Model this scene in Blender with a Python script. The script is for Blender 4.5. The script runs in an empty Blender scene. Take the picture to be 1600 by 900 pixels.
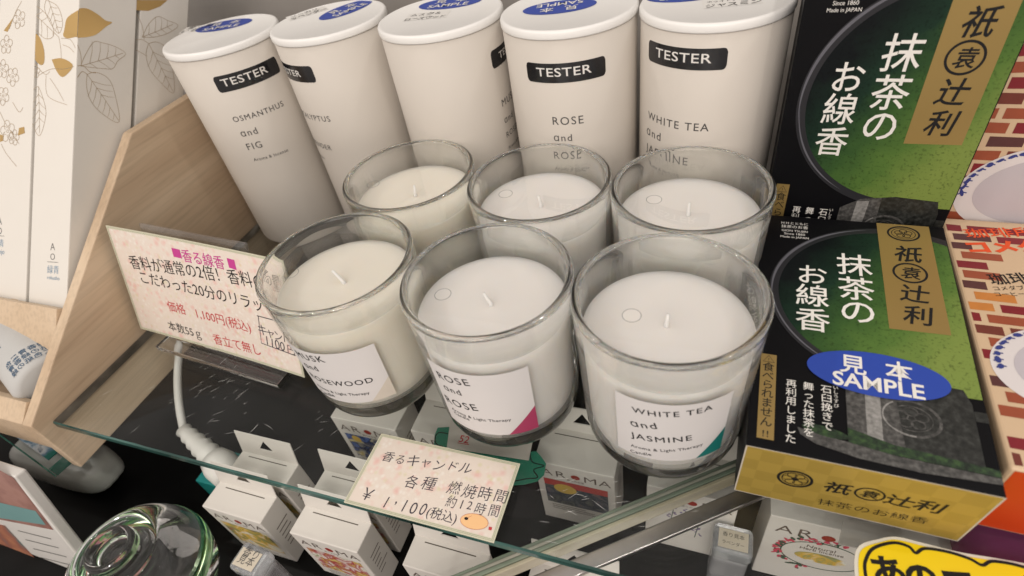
import bpy, bmesh, math, random
import numpy as np
from mathutils import Vector, Matrix, Euler
random.seed(7)
SC = bpy.context.scene
COL = SC.collection
# ---------------------------------------------------------------- camera
CF = 873.5023
CC = np.array([0.3733, -0.0922, 0.2522])
CR = np.array([0.9413, 0.3057, -0.1433])
CU = np.array([-0.1067, 0.672, 0.7328])
CFW = np.array([-0.3203, 0.6745, -0.6652])
CR = CR/np.linalg.norm(CR); CFW = CFW - CR*(CR@CFW); CFW /= np.linalg.norm(CFW); CU = np.cross(CR, CFW)
cd = bpy.data.cameras.new('camera'); cam = bpy.data.objects.new('camera', cd); COL.objects.link(cam)
cd.sensor_width = 36; cd.sensor_fit = 'HORIZONTAL'; cd.lens = 36*CF/1600
cd.clip_start = .01; cd.clip_end = 50
M4 = Matrix(((CR[0], CU[0], -CFW[0], CC[0]), (CR[1], CU[1], -CFW[1], CC[1]), (CR[2], CU[2], -CFW[2], CC[2]), (0, 0, 0, 1)))
cam.matrix_world = M4
cd.dof.use_dof = True; cd.dof.focus_distance = .30; cd.dof.aperture_fstop = 9
SC.camera = cam
# ---------------------------------------------------------------- light
W = bpy.data.worlds.new('World'); SC.world = W; W.use_nodes = True
nt = W.node_tree; bg = nt.nodes['Background']
tc = nt.nodes.new('ShaderNodeTexCoord'); sx = nt.nodes.new('ShaderNodeSeparateXYZ')
nt.links.new(tc.outputs['Generated'], sx.inputs[0])
rp = nt.nodes.new('ShaderNodeValToRGB'); nt.links.new(sx.outputs['Z'], rp.inputs[0])
el = rp.color_ramp.elements
el[0].position = 0.0; el[0].color = (.87, .785, .72, 1)
el[1].position = 1.0; el[1].color = (.87, .80, .745, 1)
e = el.new(.35); e.color = (.75, .67, .605, 1)
e = el.new(.55); e.color = (.67, .605, .555, 1)
nz = nt.nodes.new('ShaderNodeTexNoise'); nz.inputs['Scale'].default_value = 3.2; nz.inputs['Detail'].default_value = 3
nt.links.new(tc.outputs['Generated'], nz.inputs['Vector'])
nr = nt.nodes.new('ShaderNodeMapRange'); nr.inputs['From Min'].default_value = .35; nr.inputs['From Max'].default_value = .68
nr.inputs['To Min'].default_value = .55; nr.inputs['To Max'].default_value = 1.3
nt.links.new(nz.outputs['Fac'], nr.inputs['Value'])
mx = nt.nodes.new('ShaderNodeMix'); mx.data_type = 'RGBA'; mx.blend_type = 'MULTIPLY'; mx.inputs['Factor'].default_value = 1
nt.links.new(rp.outputs[0], mx.inputs[6]); nt.links.new(nr.outputs[0], mx.inputs[7])
nt.links.new(mx.outputs[2], bg.inputs['Color']); bg.inputs['Strength'].default_value = .74

def area(name, loc, target, size, watts, col=(1, .93, .84)):
    l = bpy.data.lights.new(name, 'AREA'); l.shape = 'DISK'; l.size = size; l.energy = watts; l.color = col
    o = bpy.data.objects.new(name, l); COL.objects.link(o); o.location = loc
    d = Vector(target) - Vector(loc); o.rotation_euler = d.to_track_quat('-Z', 'Y').to_euler()
    return o
area('front_key_lamp', (.45, -1.25, 1.0), (.28, .12, 0), 1.3, 13.5, (1, .905, .835))  # added soft key, set low in front to brighten the front faces
for i, (x, y, z) in enumerate([(-.7, -.6, 1.5), (-.3, -1.15, 1.6), (.45, -1.3, 1.6), (1.1, -.5, 1.6), (1.2, .3, 1.6), (-.9, .1, 1.5)]):
    area('spot_lamp', (x, y, z), (.28, .12, 0), .045, 2.2, (1, .95, .88))
SC.view_settings.view_transform = 'Standard'; SC.view_settings.look = 'None'
SC.view_settings.exposure = .10; SC.view_settings.gamma = 1
cy = SC.cycles
cy.max_bounces = 14; cy.transparent_max_bounces = 24; cy.transmission_bounces = 12; cy.glossy_bounces = 6; cy.diffuse_bounces = 4
cy.sample_clamp_indirect = 10; cy.caustics_refractive = True; cy.caustics_reflective = False; cy.blur_glossy = .3
cy.use_denoising = True

# ---------------------------------------------------------------- helpers
def ray(p): return CFW + CR*(p[0]-800)/CF - CU*(p[1]-450)/CF
def atz(p, z): d = ray(p); return CC + d*(z-CC[2])/d[2]
def atx(p, x): d = ray(p); return CC + d*(x-CC[0])/d[0]
def aty(p, y): d = ray(p); return CC + d*(y-CC[1])/d[1]

def lin(r, g=None, b=None):
    if g is None: r, g, b = r
    return tuple(((c/255)/12.92 if c/255 <= .04045 else ((c/255+.055)/1.055)**2.4) for c in (r, g, b))

MATS = {}
def mat(name, col, rough=.5, var=.05, scale=60, bump=0, metal=0, spec=.4, coat=0, bscale=400, sss=0, **kw):
    if name in MATS: return MATS[name]
    m = bpy.data.materials.new(name); m.use_nodes = True
    t = m.node_tree; b = t.nodes['Principled BSDF']
    b.inputs['Roughness'].default_value = rough; b.inputs['Metallic'].default_value = metal
    b.inputs['Specular IOR Level'].default_value = spec
    b.inputs['Coat Weight'].default_value = coat
    if sss:
        b.inputs['Subsurface Weight'].default_value = sss; b.inputs['Subsurface Radius'].default_value = (.012, .010, .008); b.inputs['Subsurface Scale'].default_value = 1
    for k, v in kw.items(): b.inputs[k].default_value = v
    co = t.nodes.new('ShaderNodeTexCoord')
    n = t.nodes.new('ShaderNodeTexNoise'); n.inputs['Scale'].default_value = scale; n.inputs['Detail'].default_value = 4
    t.links.new(co.outputs['Object'], n.inputs['Vector'])
    x = t.nodes.new('ShaderNodeMix'); x.data_type = 'RGBA'
    x.inputs[6].default_value = (*[c*(1-var) for c in col], 1); x.inputs[7].default_value = (*[min(1, c*(1+var)) for c in col], 1)
    t.links.new(n.outputs['Fac'], x.inputs[0]); t.links.new(x.outputs[2], b.inputs['Base Color'])
    if bump:
        n2 = t.nodes.new('ShaderNodeTexNoise'); n2.inputs['Scale'].default_value = bscale; n2.inputs['Detail'].default_value = 5
        t.links.new(co.outputs['Object'], n2.inputs['Vector'])
        bp = t.nodes.new('ShaderNodeBump'); bp.inputs['Strength'].default_value = bump; bp.inputs['Distance'].default_value = .0005
        t.links.new(n2.outputs['Fac'], bp.inputs['Height']); t.links.new(bp.outputs[0], b.inputs['Normal'])
    MATS[name] = m; return m

def ramp_mat(name, stops, scale=40, rough=.45, detail=5, stretch=(1, 1, 1), dist=0, spec=.4, rotate=(0, 0, 0), bump=0, metal=0, tex='NOISE', coat=0, contrast=(.3, .7)):
    m = bpy.data.materials.new(name); m.use_nodes = True
    t = m.node_tree; b = t.nodes['Principled BSDF']; b.inputs['Roughness'].default_value = rough; b.inputs['Metallic'].default_value = metal
    b.inputs['Coat Weight'].default_value = coat; b.inputs['Specular IOR Level'].default_value = spec
    co = t.nodes.new('ShaderNodeTexCoord'); mp = t.nodes.new('ShaderNodeMapping')
    mp.inputs['Scale'].default_value = stretch; mp.inputs['Rotation'].default_value = rotate
    t.links.new(co.outputs['Object'], mp.inputs[0])
    n = t.nodes.new('ShaderNodeTexNoise'); n.inputs['Scale'].default_value = scale; n.inputs['Detail'].default_value = detail; n.inputs['Distortion'].default_value = dist
    t.links.new(mp.outputs[0], n.inputs['Vector'])
    r = t.nodes.new('ShaderNodeValToRGB'); e = r.color_ramp.elements
    k = len(stops)
    while len(e) < k: e.new(.5)
    for i, c in enumerate(stops):
        e[i].position = contrast[0] + (contrast[1]-contrast[0])*i/(k-1); e[i].color = (*c, 1)
    t.links.new(n.outputs['Fac'], r.inputs[0]); t.links.new(r.outputs[0], b.inputs['Base Color'])
    if bump:
        bp = t.nodes.new('ShaderNodeBump'); bp.inputs['Strength'].default_value = bump; bp.inputs['Distance'].default_value = .0005
        t.links.new(n.outputs['Fac'], bp.inputs['Height']); t.links.new(bp.outputs[0], b.inputs['Normal'])
    MATS[name] = m; return m

def glass_mat(name, col=(1, 1, 1), rough=0.0, ior=1.5, film=0):
    m = bpy.data.materials.new(name); m.use_nodes = True
    b = m.node_tree.nodes['Principled BSDF']
    b.inputs['Base Color'].default_value = (*col, 1); b.inputs['Roughness'].default_value = rough
    b.inputs['Transmission Weight'].default_value = 1; b.inputs['IOR'].default_value = ior
    if film:
        b.inputs['Thin Film Thickness'].default_value = film; b.inputs['Thin Film IOR'].default_value = 1.9
    MATS[name] = m; return m

def cup_glass(name, k, col):
    m = glass_mat(name, col); t = m.node_tree; b = t.nodes['Principled BSDF']; out = t.nodes['Material Output']
    tr = t.nodes.new('ShaderNodeBsdfTransparent'); tr.inputs[0].default_value = (*col, 1); mi = t.nodes.new('ShaderNodeMixShader'); 
    co = t.nodes.new('ShaderNodeTexCoord'); sp = t.nodes.new('ShaderNodeSeparateXYZ'); t.links.new(co.outputs['Object'], sp.inputs[0])
    r = t.nodes.new('ShaderNodeValToRGB'); e = r.color_ramp.elements; dv = t.nodes.new('ShaderNodeMath'); dv.operation = 'MULTIPLY'; dv.inputs[1].default_value = 10
    t.links.new(sp.outputs['Z'], dv.inputs[0]); t.links.new(dv.outputs[0], r.inputs[0])
    e[0].position = .10; e[0].color = (.05, .05, .05, 1); e[1].position = .86; e[1].color = (.0, .0, .0, 1)
    for p, v in ((.135, .05), (.17, k), (.74, k), (.80, .10)): q = e.new(p); q.color = (v, v, v, 1)
    t.links.new(r.outputs[0], mi.inputs[0])
    t.links.new(b.outputs[0], mi.inputs[1]); t.links.new(tr.outputs[0], mi.inputs[2]); t.links.new(mi.outputs[0], out.inputs[0]); return m
def sheet_glass(name, tint=(1, 1, 1), f0=.04, rough=.01, haze=0):
    """flat clear sheet: light goes straight through, Schlick reflection on top, a little dust"""
    m = bpy.data.materials.new(name); m.use_nodes = True
    t = m.node_tree; t.nodes.clear()
    out = t.nodes.new('ShaderNodeOutputMaterial')
    tr = t.nodes.new('ShaderNodeBsdfTransparent'); tr.inputs[0].default_value = (*tint, 1)
    gl = t.nodes.new('ShaderNodeBsdfGlossy'); gl.inputs['Roughness'].default_value = rough
    lw = t.nodes.new('ShaderNodeLayerWeight'); lw.inputs[0].default_value = .5
    p = t.nodes.new('ShaderNodeMath'); p.operation = 'POWER'; p.inputs[1].default_value = 5
    t.links.new(lw.outputs['Facing'], p.inputs[0])
    a = t.nodes.new('ShaderNodeMath'); a.operation = 'MULTIPLY_ADD'; a.inputs[1].default_value = 1-f0; a.inputs[2].default_value = f0
    t.links.new(p.outputs[0], a.inputs[0])
    mi = t.nodes.new('ShaderNodeMixShader'); t.links.new(a.outputs[0], mi.inputs[0]); t.links.new(tr.outputs[0], mi.inputs[1]); t.links.new(gl.outputs[0], mi.inputs[2])
    last = mi
    if haze:
        df = t.nodes.new('ShaderNodeBsdfDiffuse'); df.inputs[0].default_value = (.7, .7, .68, 1)
        co = t.nodes.new('ShaderNodeTexCoord'); n = t.nodes.new('ShaderNodeTexNoise'); n.inputs['Scale'].default_value = 22; n.inputs['Detail'].default_value = 8
        t.links.new(co.outputs['Object'], n.inputs['Vector'])
        mr = t.nodes.new('ShaderNodeMapRange'); mr.inputs['From Min'].default_value = .4; mr.inputs['From Max'].default_value = .8
        mr.inputs['To Min'].default_value = haze*.25; mr.inputs['To Max'].default_value = haze*2
        t.links.new(n.outputs['Fac'], mr.inputs['Value'])
        m2 = t.nodes.new('ShaderNodeMixShader'); t.links.new(mr.outputs[0], m2.inputs[0]); t.links.new(mi.outputs[0], m2.inputs[1]); t.links.new(df.outputs[0], m2.inputs[2])
        last = m2
    t.links.new(last.outputs[0], out.inputs[0])
    MATS[name] = m; return m

class MB:
    def __init__(s): s.V = []; s.F = []; s.I = []; s.S = []
    def add(s, vs, fs, mi=0, smooth=False):
        o = len(s.V); s.V += [tuple(map(float, v)) for v in vs]
        for f in fs: s.F.append([i+o for i in f]); s.I.append(mi); s.S.append(smooth)
    def box(s, lo, hi, mi=0, bev=0, seg=2, M=None, O=(0, 0, 0)):
        """box between lo and hi in the frame M (3x3 columns) at O"""
        bm = bmesh.new(); bmesh.ops.create_cube(bm, size=1)
        lo = np.array(lo, float); hi = np.array(hi, float)
        for v in bm.verts:
            c = np.array(v.co)+.5; v.co = Vector(lo+c*(hi-lo))
        if bev: bmesh.ops.bevel(bm, geom=bm.edges[:], offset=bev, segments=seg, profile=.5, affect='EDGES')
        s.bm(bm, mi, M, O); bm.free()
    def bm(s, bm, mi=0, M=None, O=(0, 0, 0), smooth=False):
        bm.verts.index_update()
        M = np.eye(3) if M is None else np.array(M); O = np.array(O)
        s.add([M@np.array(v.co)+O for v in bm.verts], [[v.index for v in f.verts] for f in bm.faces], mi, smooth)
    def revolve(s, prof, c=(0, 0, 0), n=72, mi=0, close=False, smooth=True):
        vs = []; fs = []; k = len(prof)
        for r, z in prof:
            for j in range(n):
                a = 2*math.pi*j/n; vs.append((c[0]+r*math.cos(a), c[1]+r*math.sin(a), c[2]+z))
        for i in range(k if close else k-1):
            i2 = (i+1) % k
            for j in range(n):
                j2 = (j+1) % n; fs.append([i*n+j, i*n+j2, i2*n+j2, i2*n+j])
        s.add(vs, fs, mi, smooth)
    def prism(s, poly, a, b, mi=0, axis=0, bev=0):
        """extrude polygon (2D) along an axis from a to b"""
        k = len(poly)
        def mk(p, t): q = list(p); q.insert(axis, t); return q
        bm = bmesh.new()
        v0 = [bm.verts.new(mk(p, a)) for p in poly]; v1 = [bm.verts.new(mk(p, b)) for p in poly]
        bm.faces.new(v0); bm.faces.new(v1[::-1])
        for i in range(k): bm.faces.new([v0[i], v1[i], v1[(i+1) % k], v0[(i+1) % k]])
        bmesh.ops.recalc_face_normals(bm, faces=bm.faces[:])
        if bev: bmesh.ops.bevel(bm, geom=bm.edges[:], offset=bev, segments=2, profile=.5, affect='EDGES')
        s.bm(bm, mi); bm.free()
    def tube(s, pts, rad, n=12, mi=0):
        pts = [Vector(p) for p in pts]; vs = []; fs = []
        rad = rad if isinstance(rad, (list, tuple)) else [rad]*len(pts)
        up = Vector((0, 0, 1))
        for i, p in enumerate(pts):
            d = (pts[min(i+1, len(pts)-1)]-pts[max(i-1, 0)]).normalized()
            x = d.cross(Vector((.3, .9, .1))).normalized(); y = d.cross(x)
            for j in range(n):
                a = 2*math.pi*j/n; vs.append(p+(x*math.cos(a)+y*math.sin(a))*rad[i])
        for i in range(len(pts)-1):
            for j in range(n): fs.append([i*n+j, i*n+(j+1) % n, (i+1)*n+(j+1) % n, (i+1)*n+j])
        fs.append(list(range(n))[::-1]); fs.append([(len(pts)-1)*n+j for j in range(n)])
        s.add(vs, fs, mi, True)
    def build(s, name, mats, parent=None, flip=True):
        me = bpy.data.meshes.new(name)
        o0 = np.array(parent_loc(parent)) if parent is not None else np.zeros(3)
        me.from_pydata([tuple(np.array(v)-o0) for v in s.V], [], s.F)
        for m in (mats if isinstance(mats, (list, tuple)) else [mats]): me.materials.append(m)
        me.polygons.foreach_set('material_index', s.I); me.polygons.foreach_set('use_smooth', s.S)
        me.update()
        if flip:
            b = bmesh.new(); b.from_mesh(me); bmesh.ops.recalc_face_normals(b, faces=b.faces[:]); b.to_mesh(me); b.free()
        o = bpy.data.objects.new(name, me); COL.objects.link(o)
        if parent is not None: o.parent = parent
        return o
def parent_loc(p):
    l = Vector(p.location)
    while p.parent is not None: p = p.parent; l += Vector(p.location)
    return l
def thing(name, loc, label, cat, group=None):
    o = bpy.data.objects.new(name, None); COL.objects.link(o); o.location = loc; o.empty_display_size = .02
    o['label'] = label; o['category'] = cat
    if group: o['group'] = group
    return o
def tag(o, label, cat, group=None, kind=None):
    o['label'] = label
    if cat: o['category'] = cat
    if group: o['group'] = group
    if kind: o['kind'] = kind
    return o

# ---- printing on surfaces
class Plane:
    def __init__(s, o, u, v):
        s.o = np.array(o, float); s.u = np.array(u, float)/np.linalg.norm(u); v = np.array(v, float); v = v-s.u*(v@s.u); s.v = v/np.linalg.norm(v); s.n = np.cross(s.u, s.v)
    def px(s, p):
        d = ray(p); X = CC+d*((s.o-CC)@s.n)/(d@s.n)-s.o; return np.array([X@s.u, X@s.v])
    def at(s, q, h=0): return s.o+s.u*q[0]+s.v*q[1]+s.n*h
class TallPlane(Plane):
    def __init__(s, o, u, v, k): super().__init__(o, u, v); s.k = k
    def at(s, q, h=0): return s.o+s.u*q[0]+s.v*q[1]*s.k+s.n*h
class Cone:
    """outside of a round wall; u = arc to the right from the side facing -y, v = height"""
    def __init__(s, c, r, k=0, z0=0): s.c = np.array(c, float); s.r = r; s.k = k; s.z0 = z0
    def px(s, p):
        d = ray(p); o = CC-s.c
        a = d[0]**2+d[1]**2-(s.k*d[2])**2; R = s.r+s.k*o[2]
        b = 2*(o[0]*d[0]+o[1]*d[1]-R*s.k*d[2]); c = o[0]**2+o[1]**2-R*R
        q = b*b-4*a*c
        t = (-b-math.sqrt(max(q, 0)))/(2*a); X = o+d*t
        return np.array([math.atan2(X[0], -X[1])*s.r, X[2]])
    def at(s, q, h=0):
        f = q[0]/s.r; r = s.r+s.k*q[1]+h
        return s.c+np.array([r*math.sin(f), -r*math.cos(f), q[1]])

TXT = {}
def text2d(s, bold=0, shear=0, space=1):
    k = (s, round(bold, 4), shear, space)
    if k in TXT: return TXT[k]
    cu = bpy.data.curves.new('t', 'FONT'); cu.body = s; cu.size = 1; cu.resolution_u = 3; cu.offset = bold; cu.shear = shear; cu.space_character = space
    o = bpy.data.objects.new('t', cu); COL.objects.link(o); bpy.context.view_layer.update()
    ev = o.evaluated_get(bpy.context.evaluated_depsgraph_get()); m = ev.to_mesh()
    vs = np.array([(v.co.x, v.co.y) for v in m.vertices]); fs = [list(p.vertices) for p in m.polygons]
    ev.to_mesh_clear(); bpy.data.objects.remove(o); bpy.data.curves.remove(cu)
    TXT[k] = (vs, fs); return TXT[k]
def glyphs(mb, S, s, a, b, mi, h=1e-4, sy=1, bold=0, jitter=0, shear=0, heavy=0, cut=0, space=1):
    """text between two points a, b (surface units) on the baseline"""
    vs, fs = text2d(s, bold, shear, space); a = np.array(a, float); b = np.array(b, float)
    L = np.linalg.norm(b-a); e = (b-a)/L; n = np.array([-e[1], e[0]])
    x0, x1 = vs[:, 0].min(), vs[:, 0].max(); k = L/(x1-x0)
    P = [a+e*(x-x0)*k+n*y*k*sy for x, y in vs]
    if jitter:
        P = [p+np.array([math.sin(p[1]*2200+p[0]*900), math.cos(p[0]*1700+p[1]*600)])*jitter for p in P]
    if cut:      # cut long strokes so that they follow a round wall
        bm = bmesh.new(); vv = [bm.verts.new((p[0], p[1], 0)) for p in P]
        for f in fs:
            try: bm.faces.new([vv[i] for i in f])
            except ValueError: pass
        xs = [p[0] for p in P]; t = math.floor(min(xs)/cut)*cut
        while t < max(xs):
            bmesh.ops.bisect_plane(bm, geom=bm.verts[:]+bm.edges[:]+bm.faces[:], plane_co=(t, 0, 0), plane_no=(1, 0, 0)); t += cut
        bm.verts.index_update(); P = [np.array((v.co.x, v.co.y)) for v in bm.verts]; fs = [[v.index for v in f.verts] for f in bm.faces]; bm.free()
    mb.add([S.at(p, h) for p in P], fs, mi)
    if heavy:    # a second and third pass thicken the strokes
        for q, d in enumerate(((heavy, 0), (0, heavy), (heavy, heavy))): mb.add([S.at(p+np.array(d), h+(q+1)*8e-6) for p in P], fs, mi)
    return k
def write(mb, S, s, p0, p1, mi, **kw): return glyphs(mb, S, s, S.px(p0), S.px(p1), mi, **kw)
def char(mb, S, c, ctr, size, mi, h=1e-4, rot=0, bold=0, shear=0, sx=1):
    vs, fs = text2d(c, bold, shear); mid = (vs.min(0)+vs.max(0))/2 if len(c) == 1 and ord(c) < 256 else np.array([.5*len(c), .38])
    ca, sa = math.cos(rot), math.sin(rot); P = []
    for x, y in vs-mid:
        x *= sx; P.append((ctr[0]+(x*ca-y*sa)*size, ctr[1]+(x*sa+y*ca)*size))
    mb.add([S.at(p, h) for p in P], fs, mi)
def hand(mb, S, s, p0, p1, mi, h=1e-4, seed=1, k=1.0, sx=1.0):
    """hand lettering: every character on its own with uneven size, tilt and baseline"""
    rr = random.Random(seed); a, b = S.px(p0), S.px(p1); e = (b-a)/np.linalg.norm(b-a); n = np.array([-e[1], e[0]]); L = np.linalg.norm(b-a)
    ws = [.55 if ord(c) < 256 else 1.0 for c in s]; tot = sum(ws); x = 0
    for c, w in zip(s, ws):
        sz = L/tot*k*rr.uniform(.88, 1.10); ctr = a+e*(x+w/2)*L/tot+n*(L/tot*k*(.38+rr.uniform(-.07, .07)))
        char(mb, S, c, ctr, sz, mi, h, math.atan2(e[1], e[0])+rr.uniform(-.12, .06), -.004, rr.uniform(.0, .16), sx*rr.uniform(.88, 1.05)); x += w
def poly(mb, S, uv, mi, h=1e-4): mb.add([S.at(p, h) for p in uv], [list(range(len(uv)))], mi)
def polypx(mb, S, px, mi, h=1e-4): poly(mb, S, [S.px(p) for p in px], mi, h)
def ribbon(mb, S, uv, w, mi, h=1e-4, closed=False):
    uv = [np.array(p, float) for p in uv]; n = len(uv); vs = []; fs = []
    ws = w if isinstance(w, (list, tuple)) else [w]*n
    for i, p in enumerate(uv):
        a = uv[(i-1) % n] if closed else uv[max(i-1, 0)]; b = uv[(i+1) % n] if closed else uv[min(i+1, n-1)]
        d = b-a; d = d/(np.linalg.norm(d)+1e-12); q = np.array([-d[1], d[0]])*ws[i]/2
        vs += [S.at(p-q, h), S.at(p+q, h)]
    for i in range(n if closed else n-1):
        j = (i+1) % n; fs.append([2*i, 2*j, 2*j+1, 2*i+1])
    mb.add(vs, fs, mi)
def strip(mb, S, u0, u1, lo, hi, mi, h=1e-4, n=24):
    vs = []; fs = []
    for i in range(n+1):
        u = u0+(u1-u0)*i/n; vs += [S.at((u, lo(u)), h), S.at((u, hi(u)), h)]
    for i in range(n): fs.append([2*i, 2*i+2, 2*i+3, 2*i+1])
    mb.add(vs, fs, mi, True)
def ell(c, a, b, rot=0, n=48, t0=0, t1=2*math.pi, end=False):
    out = []
    for i in range(n+(1 if end else 0)):
        t = t0+(t1-t0)*i/n; x, y = a*math.cos(t), b*math.sin(t)
        out.append((c[0]+x*math.cos(rot)-y*math.sin(rot), c[1]+x*math.sin(rot)+y*math.cos(rot)))
    return out
def clip(P, u0, u1, v0, v1):
    for ax, val, sg in ((0, u0, 1), (0, u1, -1), (1, v0, 1), (1, v1, -1)):
        out = []
        for i in range(len(P)):
            a, b = P[i-1], P[i]; ia = (a[ax]-val)*sg >= 0; ib = (b[ax]-val)*sg >= 0
            if ia != ib:
                t = (val-a[ax])/(b[ax]-a[ax]); out.append((a[0]+t*(b[0]-a[0]), a[1]+t*(b[1]-a[1])))
            if ib: out.append(tuple(b))
        P = out
        if not P: break
    return P
def smooth(pts, k=6):
    """Catmull-Rom through 2D points"""
    P = [np.array(p, float) for p in pts]; P = [P[0]]+P+[P[-1]]; out = []
    for i in range(1, len(P)-2):
        for j in range(k):
            t = j/k; a, b, c, d = P[i-1:i+3]
            out.append(.5*((2*b)+(c-a)*t+(2*a-5*b+4*c-d)*t*t+(3*b-a-3*c+d)*t**3))
    return out+[P[-2]]

# ---------------------------------------------------------------- materials
ink = mat('black_ink', (.012, .012, .013), .5, spec=.2)
ink_grey = mat('grey_ink', (.075, .072, .07), .5)
label_paper = mat('label_paper', (.67, .65, .645), .45, var=.015, bump=.05)
tube_paper = mat('tube_paper', (.615, .57, .515), .62, var=.03, scale=35, bump=.12, bscale=900)
cap_plastic = mat('cap_plastic', (.83, .82, .80), .35, var=.02)
tester_black = mat('tester_black', (.008, .008, .010), .22, spec=.6)
tester_white = mat('tester_white', (.75, .73, .70), .5)
sticker_blue = mat('sticker_blue', lin(40, 70, 165), .35)
white_print = mat('white_print', (.78, .76, .72), .5)
wax_white = mat('wax_white', (.80, .77, .735), .5, var=.015, scale=80, bump=.06, bscale=220, sss=.6)
wax_cream = mat('wax_cream', (.81, .765, .67), .5, var=.02, scale=80, bump=.06, bscale=220, sss=.6)
wick_mat = mat('wick_cotton', (.88, .86, .83), .8, sss=.3)
candle_glass = cup_glass('candle_glass', .6, (.985, .995, .985))
film = sheet_glass('lid_film', (1, 1, 1), .075, .004)
film_edge = mat('film_edge', (.16, .155, .15), .3)
shelf_clear = sheet_glass('shelf_clear', (.97, .985, .98), .017, .006, haze=.006)
scratch_mat = mat('scratch', (.8, .8, .78), .6)
shelf_edge = ramp_mat('shelf_edge', [lin(25, 50, 46), lin(62, 98, 92), lin(95, 108, 102), lin(190, 200, 192)], 60, .12, stretch=(.22, 1, 1), contrast=(.40, .86))
def wood_mat(name, stops, axis):
    m = ramp_mat(name, stops, 26, .5, detail=6, stretch=axis, dist=.6, contrast=(.30, .72)); t = m.node_tree; b = t.nodes['Principled BSDF']
    co = t.nodes.new('ShaderNodeTexCoord'); mp = t.nodes.new('ShaderNodeMapping'); mp.inputs['Scale'].default_value = (axis[0], axis[1]*.35, axis[2]); t.links.new(co.outputs['Object'], mp.inputs[0])
    n = t.nodes.new('ShaderNodeTexNoise'); n.inputs['Scale'].default_value = 420; n.inputs['Detail'].default_value = 3; t.links.new(mp.outputs[0], n.inputs['Vector'])
    mr = t.nodes.new('ShaderNodeMapRange'); mr.inputs['From Min'].default_value = .30; mr.inputs['From Max'].default_value = .55; mr.inputs['To Min'].default_value = .86; t.links.new(n.outputs['Fac'], mr.inputs['Value'])
    x = t.nodes.new('ShaderNodeMix'); x.data_type = 'RGBA'; x.blend_type = 'MULTIPLY'; x.inputs[0].default_value = 1
    src = b.inputs['Base Color'].links[0].from_socket; t.links.new(src, x.inputs[6]); t.links.new(mr.outputs[0], x.inputs[7]); t.links.new(x.outputs[2], b.inputs['Base Color'])
    bp = t.nodes.new('ShaderNodeBump'); bp.inputs['Strength'].default_value = .2; bp.inputs['Distance'].default_value = .0004; t.links.new(mr.outputs[0], bp.inputs['Height']); t.links.new(bp.outputs[0], b.inputs['Normal'])
    return m
wood = wood_mat('pale_wood', [(.50, .365, .245), (.60, .46, .32), (.67, .53, .385)], (1, .14, 1))
box_white = mat('box_card', (.72, .69, .64), .5, var=.02, bump=.05)
gold = mat('gold_foil', (.80, .54, .22), .36, metal=.85, var=.10, scale=25)
gold_line = mat('gold_line', (.46, .36, .25), .45, metal=.2)
black_card = mat('black_card', (.004, .004, .005), .4, var=.2, spec=.12)

# ---------------------------------------------------------------- setting: lower shelf and backdrop
mb = MB(); mb.box((-.45, -.14, -.135), (.95, .62, -.115), bev=.001)
tag(mb.build('shelf_floor', ramp_mat('black_stone', [(.002, .002, .002), (.004, .004, .004), (.012, .012, .012)], 50, .35, detail=8, contrast=(.3, .95), spec=.15)), 'black polished lower shelf surface under the glass', None, kind='structure')
mb = MB(); mb.box((-.45, .345, -.115), (.95, .365, .42), bev=.001)
tag(mb.build('back_wall', mat('back_panel', (.30, .28, .26), .6)), 'grey back panel behind the display', None, kind='structure')

# ---------------------------------------------------------------- glass shelf
root = thing('glass_shelf', (.3, .15, 0), 'large clear glass shelf with chipped green front edge carrying the candles', 'shelf')
X0, X1, Y0, Y1, TH = .0005, .66, 0, .31, .006
mb = MB()
mb.add([(X0, Y0, 0), (X1, Y0, 0), (X1, Y1, 0), (X0, Y1, 0)], [[0, 1, 2, 3]], 0)
mb.add([(X0, Y0, -TH), (X1, Y0, -TH), (X1, Y1, -TH), (X0, Y1, -TH)], [[3, 2, 1, 0]], 0)
pane_mb = mb
mb = MB()
n = 120; vs = []; fs = []
for i in range(n+1):
    x = X0+(X1-X0)*i/n; j = random.uniform(-.0003, .0003)
    vs += [(x, Y0-.0002+j*.3, -.00002), (x, Y0-.0010, -.0012), (x, Y0-.0010, -TH+.0010), (x, Y0+abs(j), -TH+.00002)]
for i in range(n):
    for k in range(3): fs.append([4*i+k, 4*i+k+1, 4*i+k+5, 4*i+k+4])
mb.add(vs, fs, 0, False)
mb.add([(X0, Y0, -.00002), (X0, Y1, -.00002), (X0, Y1, -TH+.00002), (X0, Y0, -TH+.00002)], [[0, 1, 2, 3]], 1)
mb.build('polished_edge', [shelf_edge, ramp_mat('ground_edge', [lin(70, 66, 60), lin(120, 112, 102), lin(215, 210, 200)], 70, .3, stretch=(1, .4, 1), contrast=(.35, .75))], root, flip=False)
mb = pane_mb; SP = Plane((0, 0, 0), (1, 0, 0), (0, 1, 0))
for i in range(90):
    if i < 60: c = (random.gauss(.10, .045), random.gauss(.035, .02)); a = random.gauss(1.0, .35)
    else: c = (random.gauss(.33, .03), random.gauss(.03, .012)); a = random.gauss(.3, .4)
    if not (.004 < c[0] < .5 and .003 < c[1] < .2): continue
    L = random.uniform(.0015, .009); k = random.uniform(-.3, .3)
    pts = [(c[0]+math.cos(a+k*t)*L*t, c[1]+math.sin(a+k*t)*L*t) for t in (0, .35, .7, 1)]
    ribbon(mb, SP, pts, [.00002, .00010, .00008, .00002], 1, h=.00006)
mb.build('pane', [shelf_clear, scratch_mat], root, flip=False)

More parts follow.
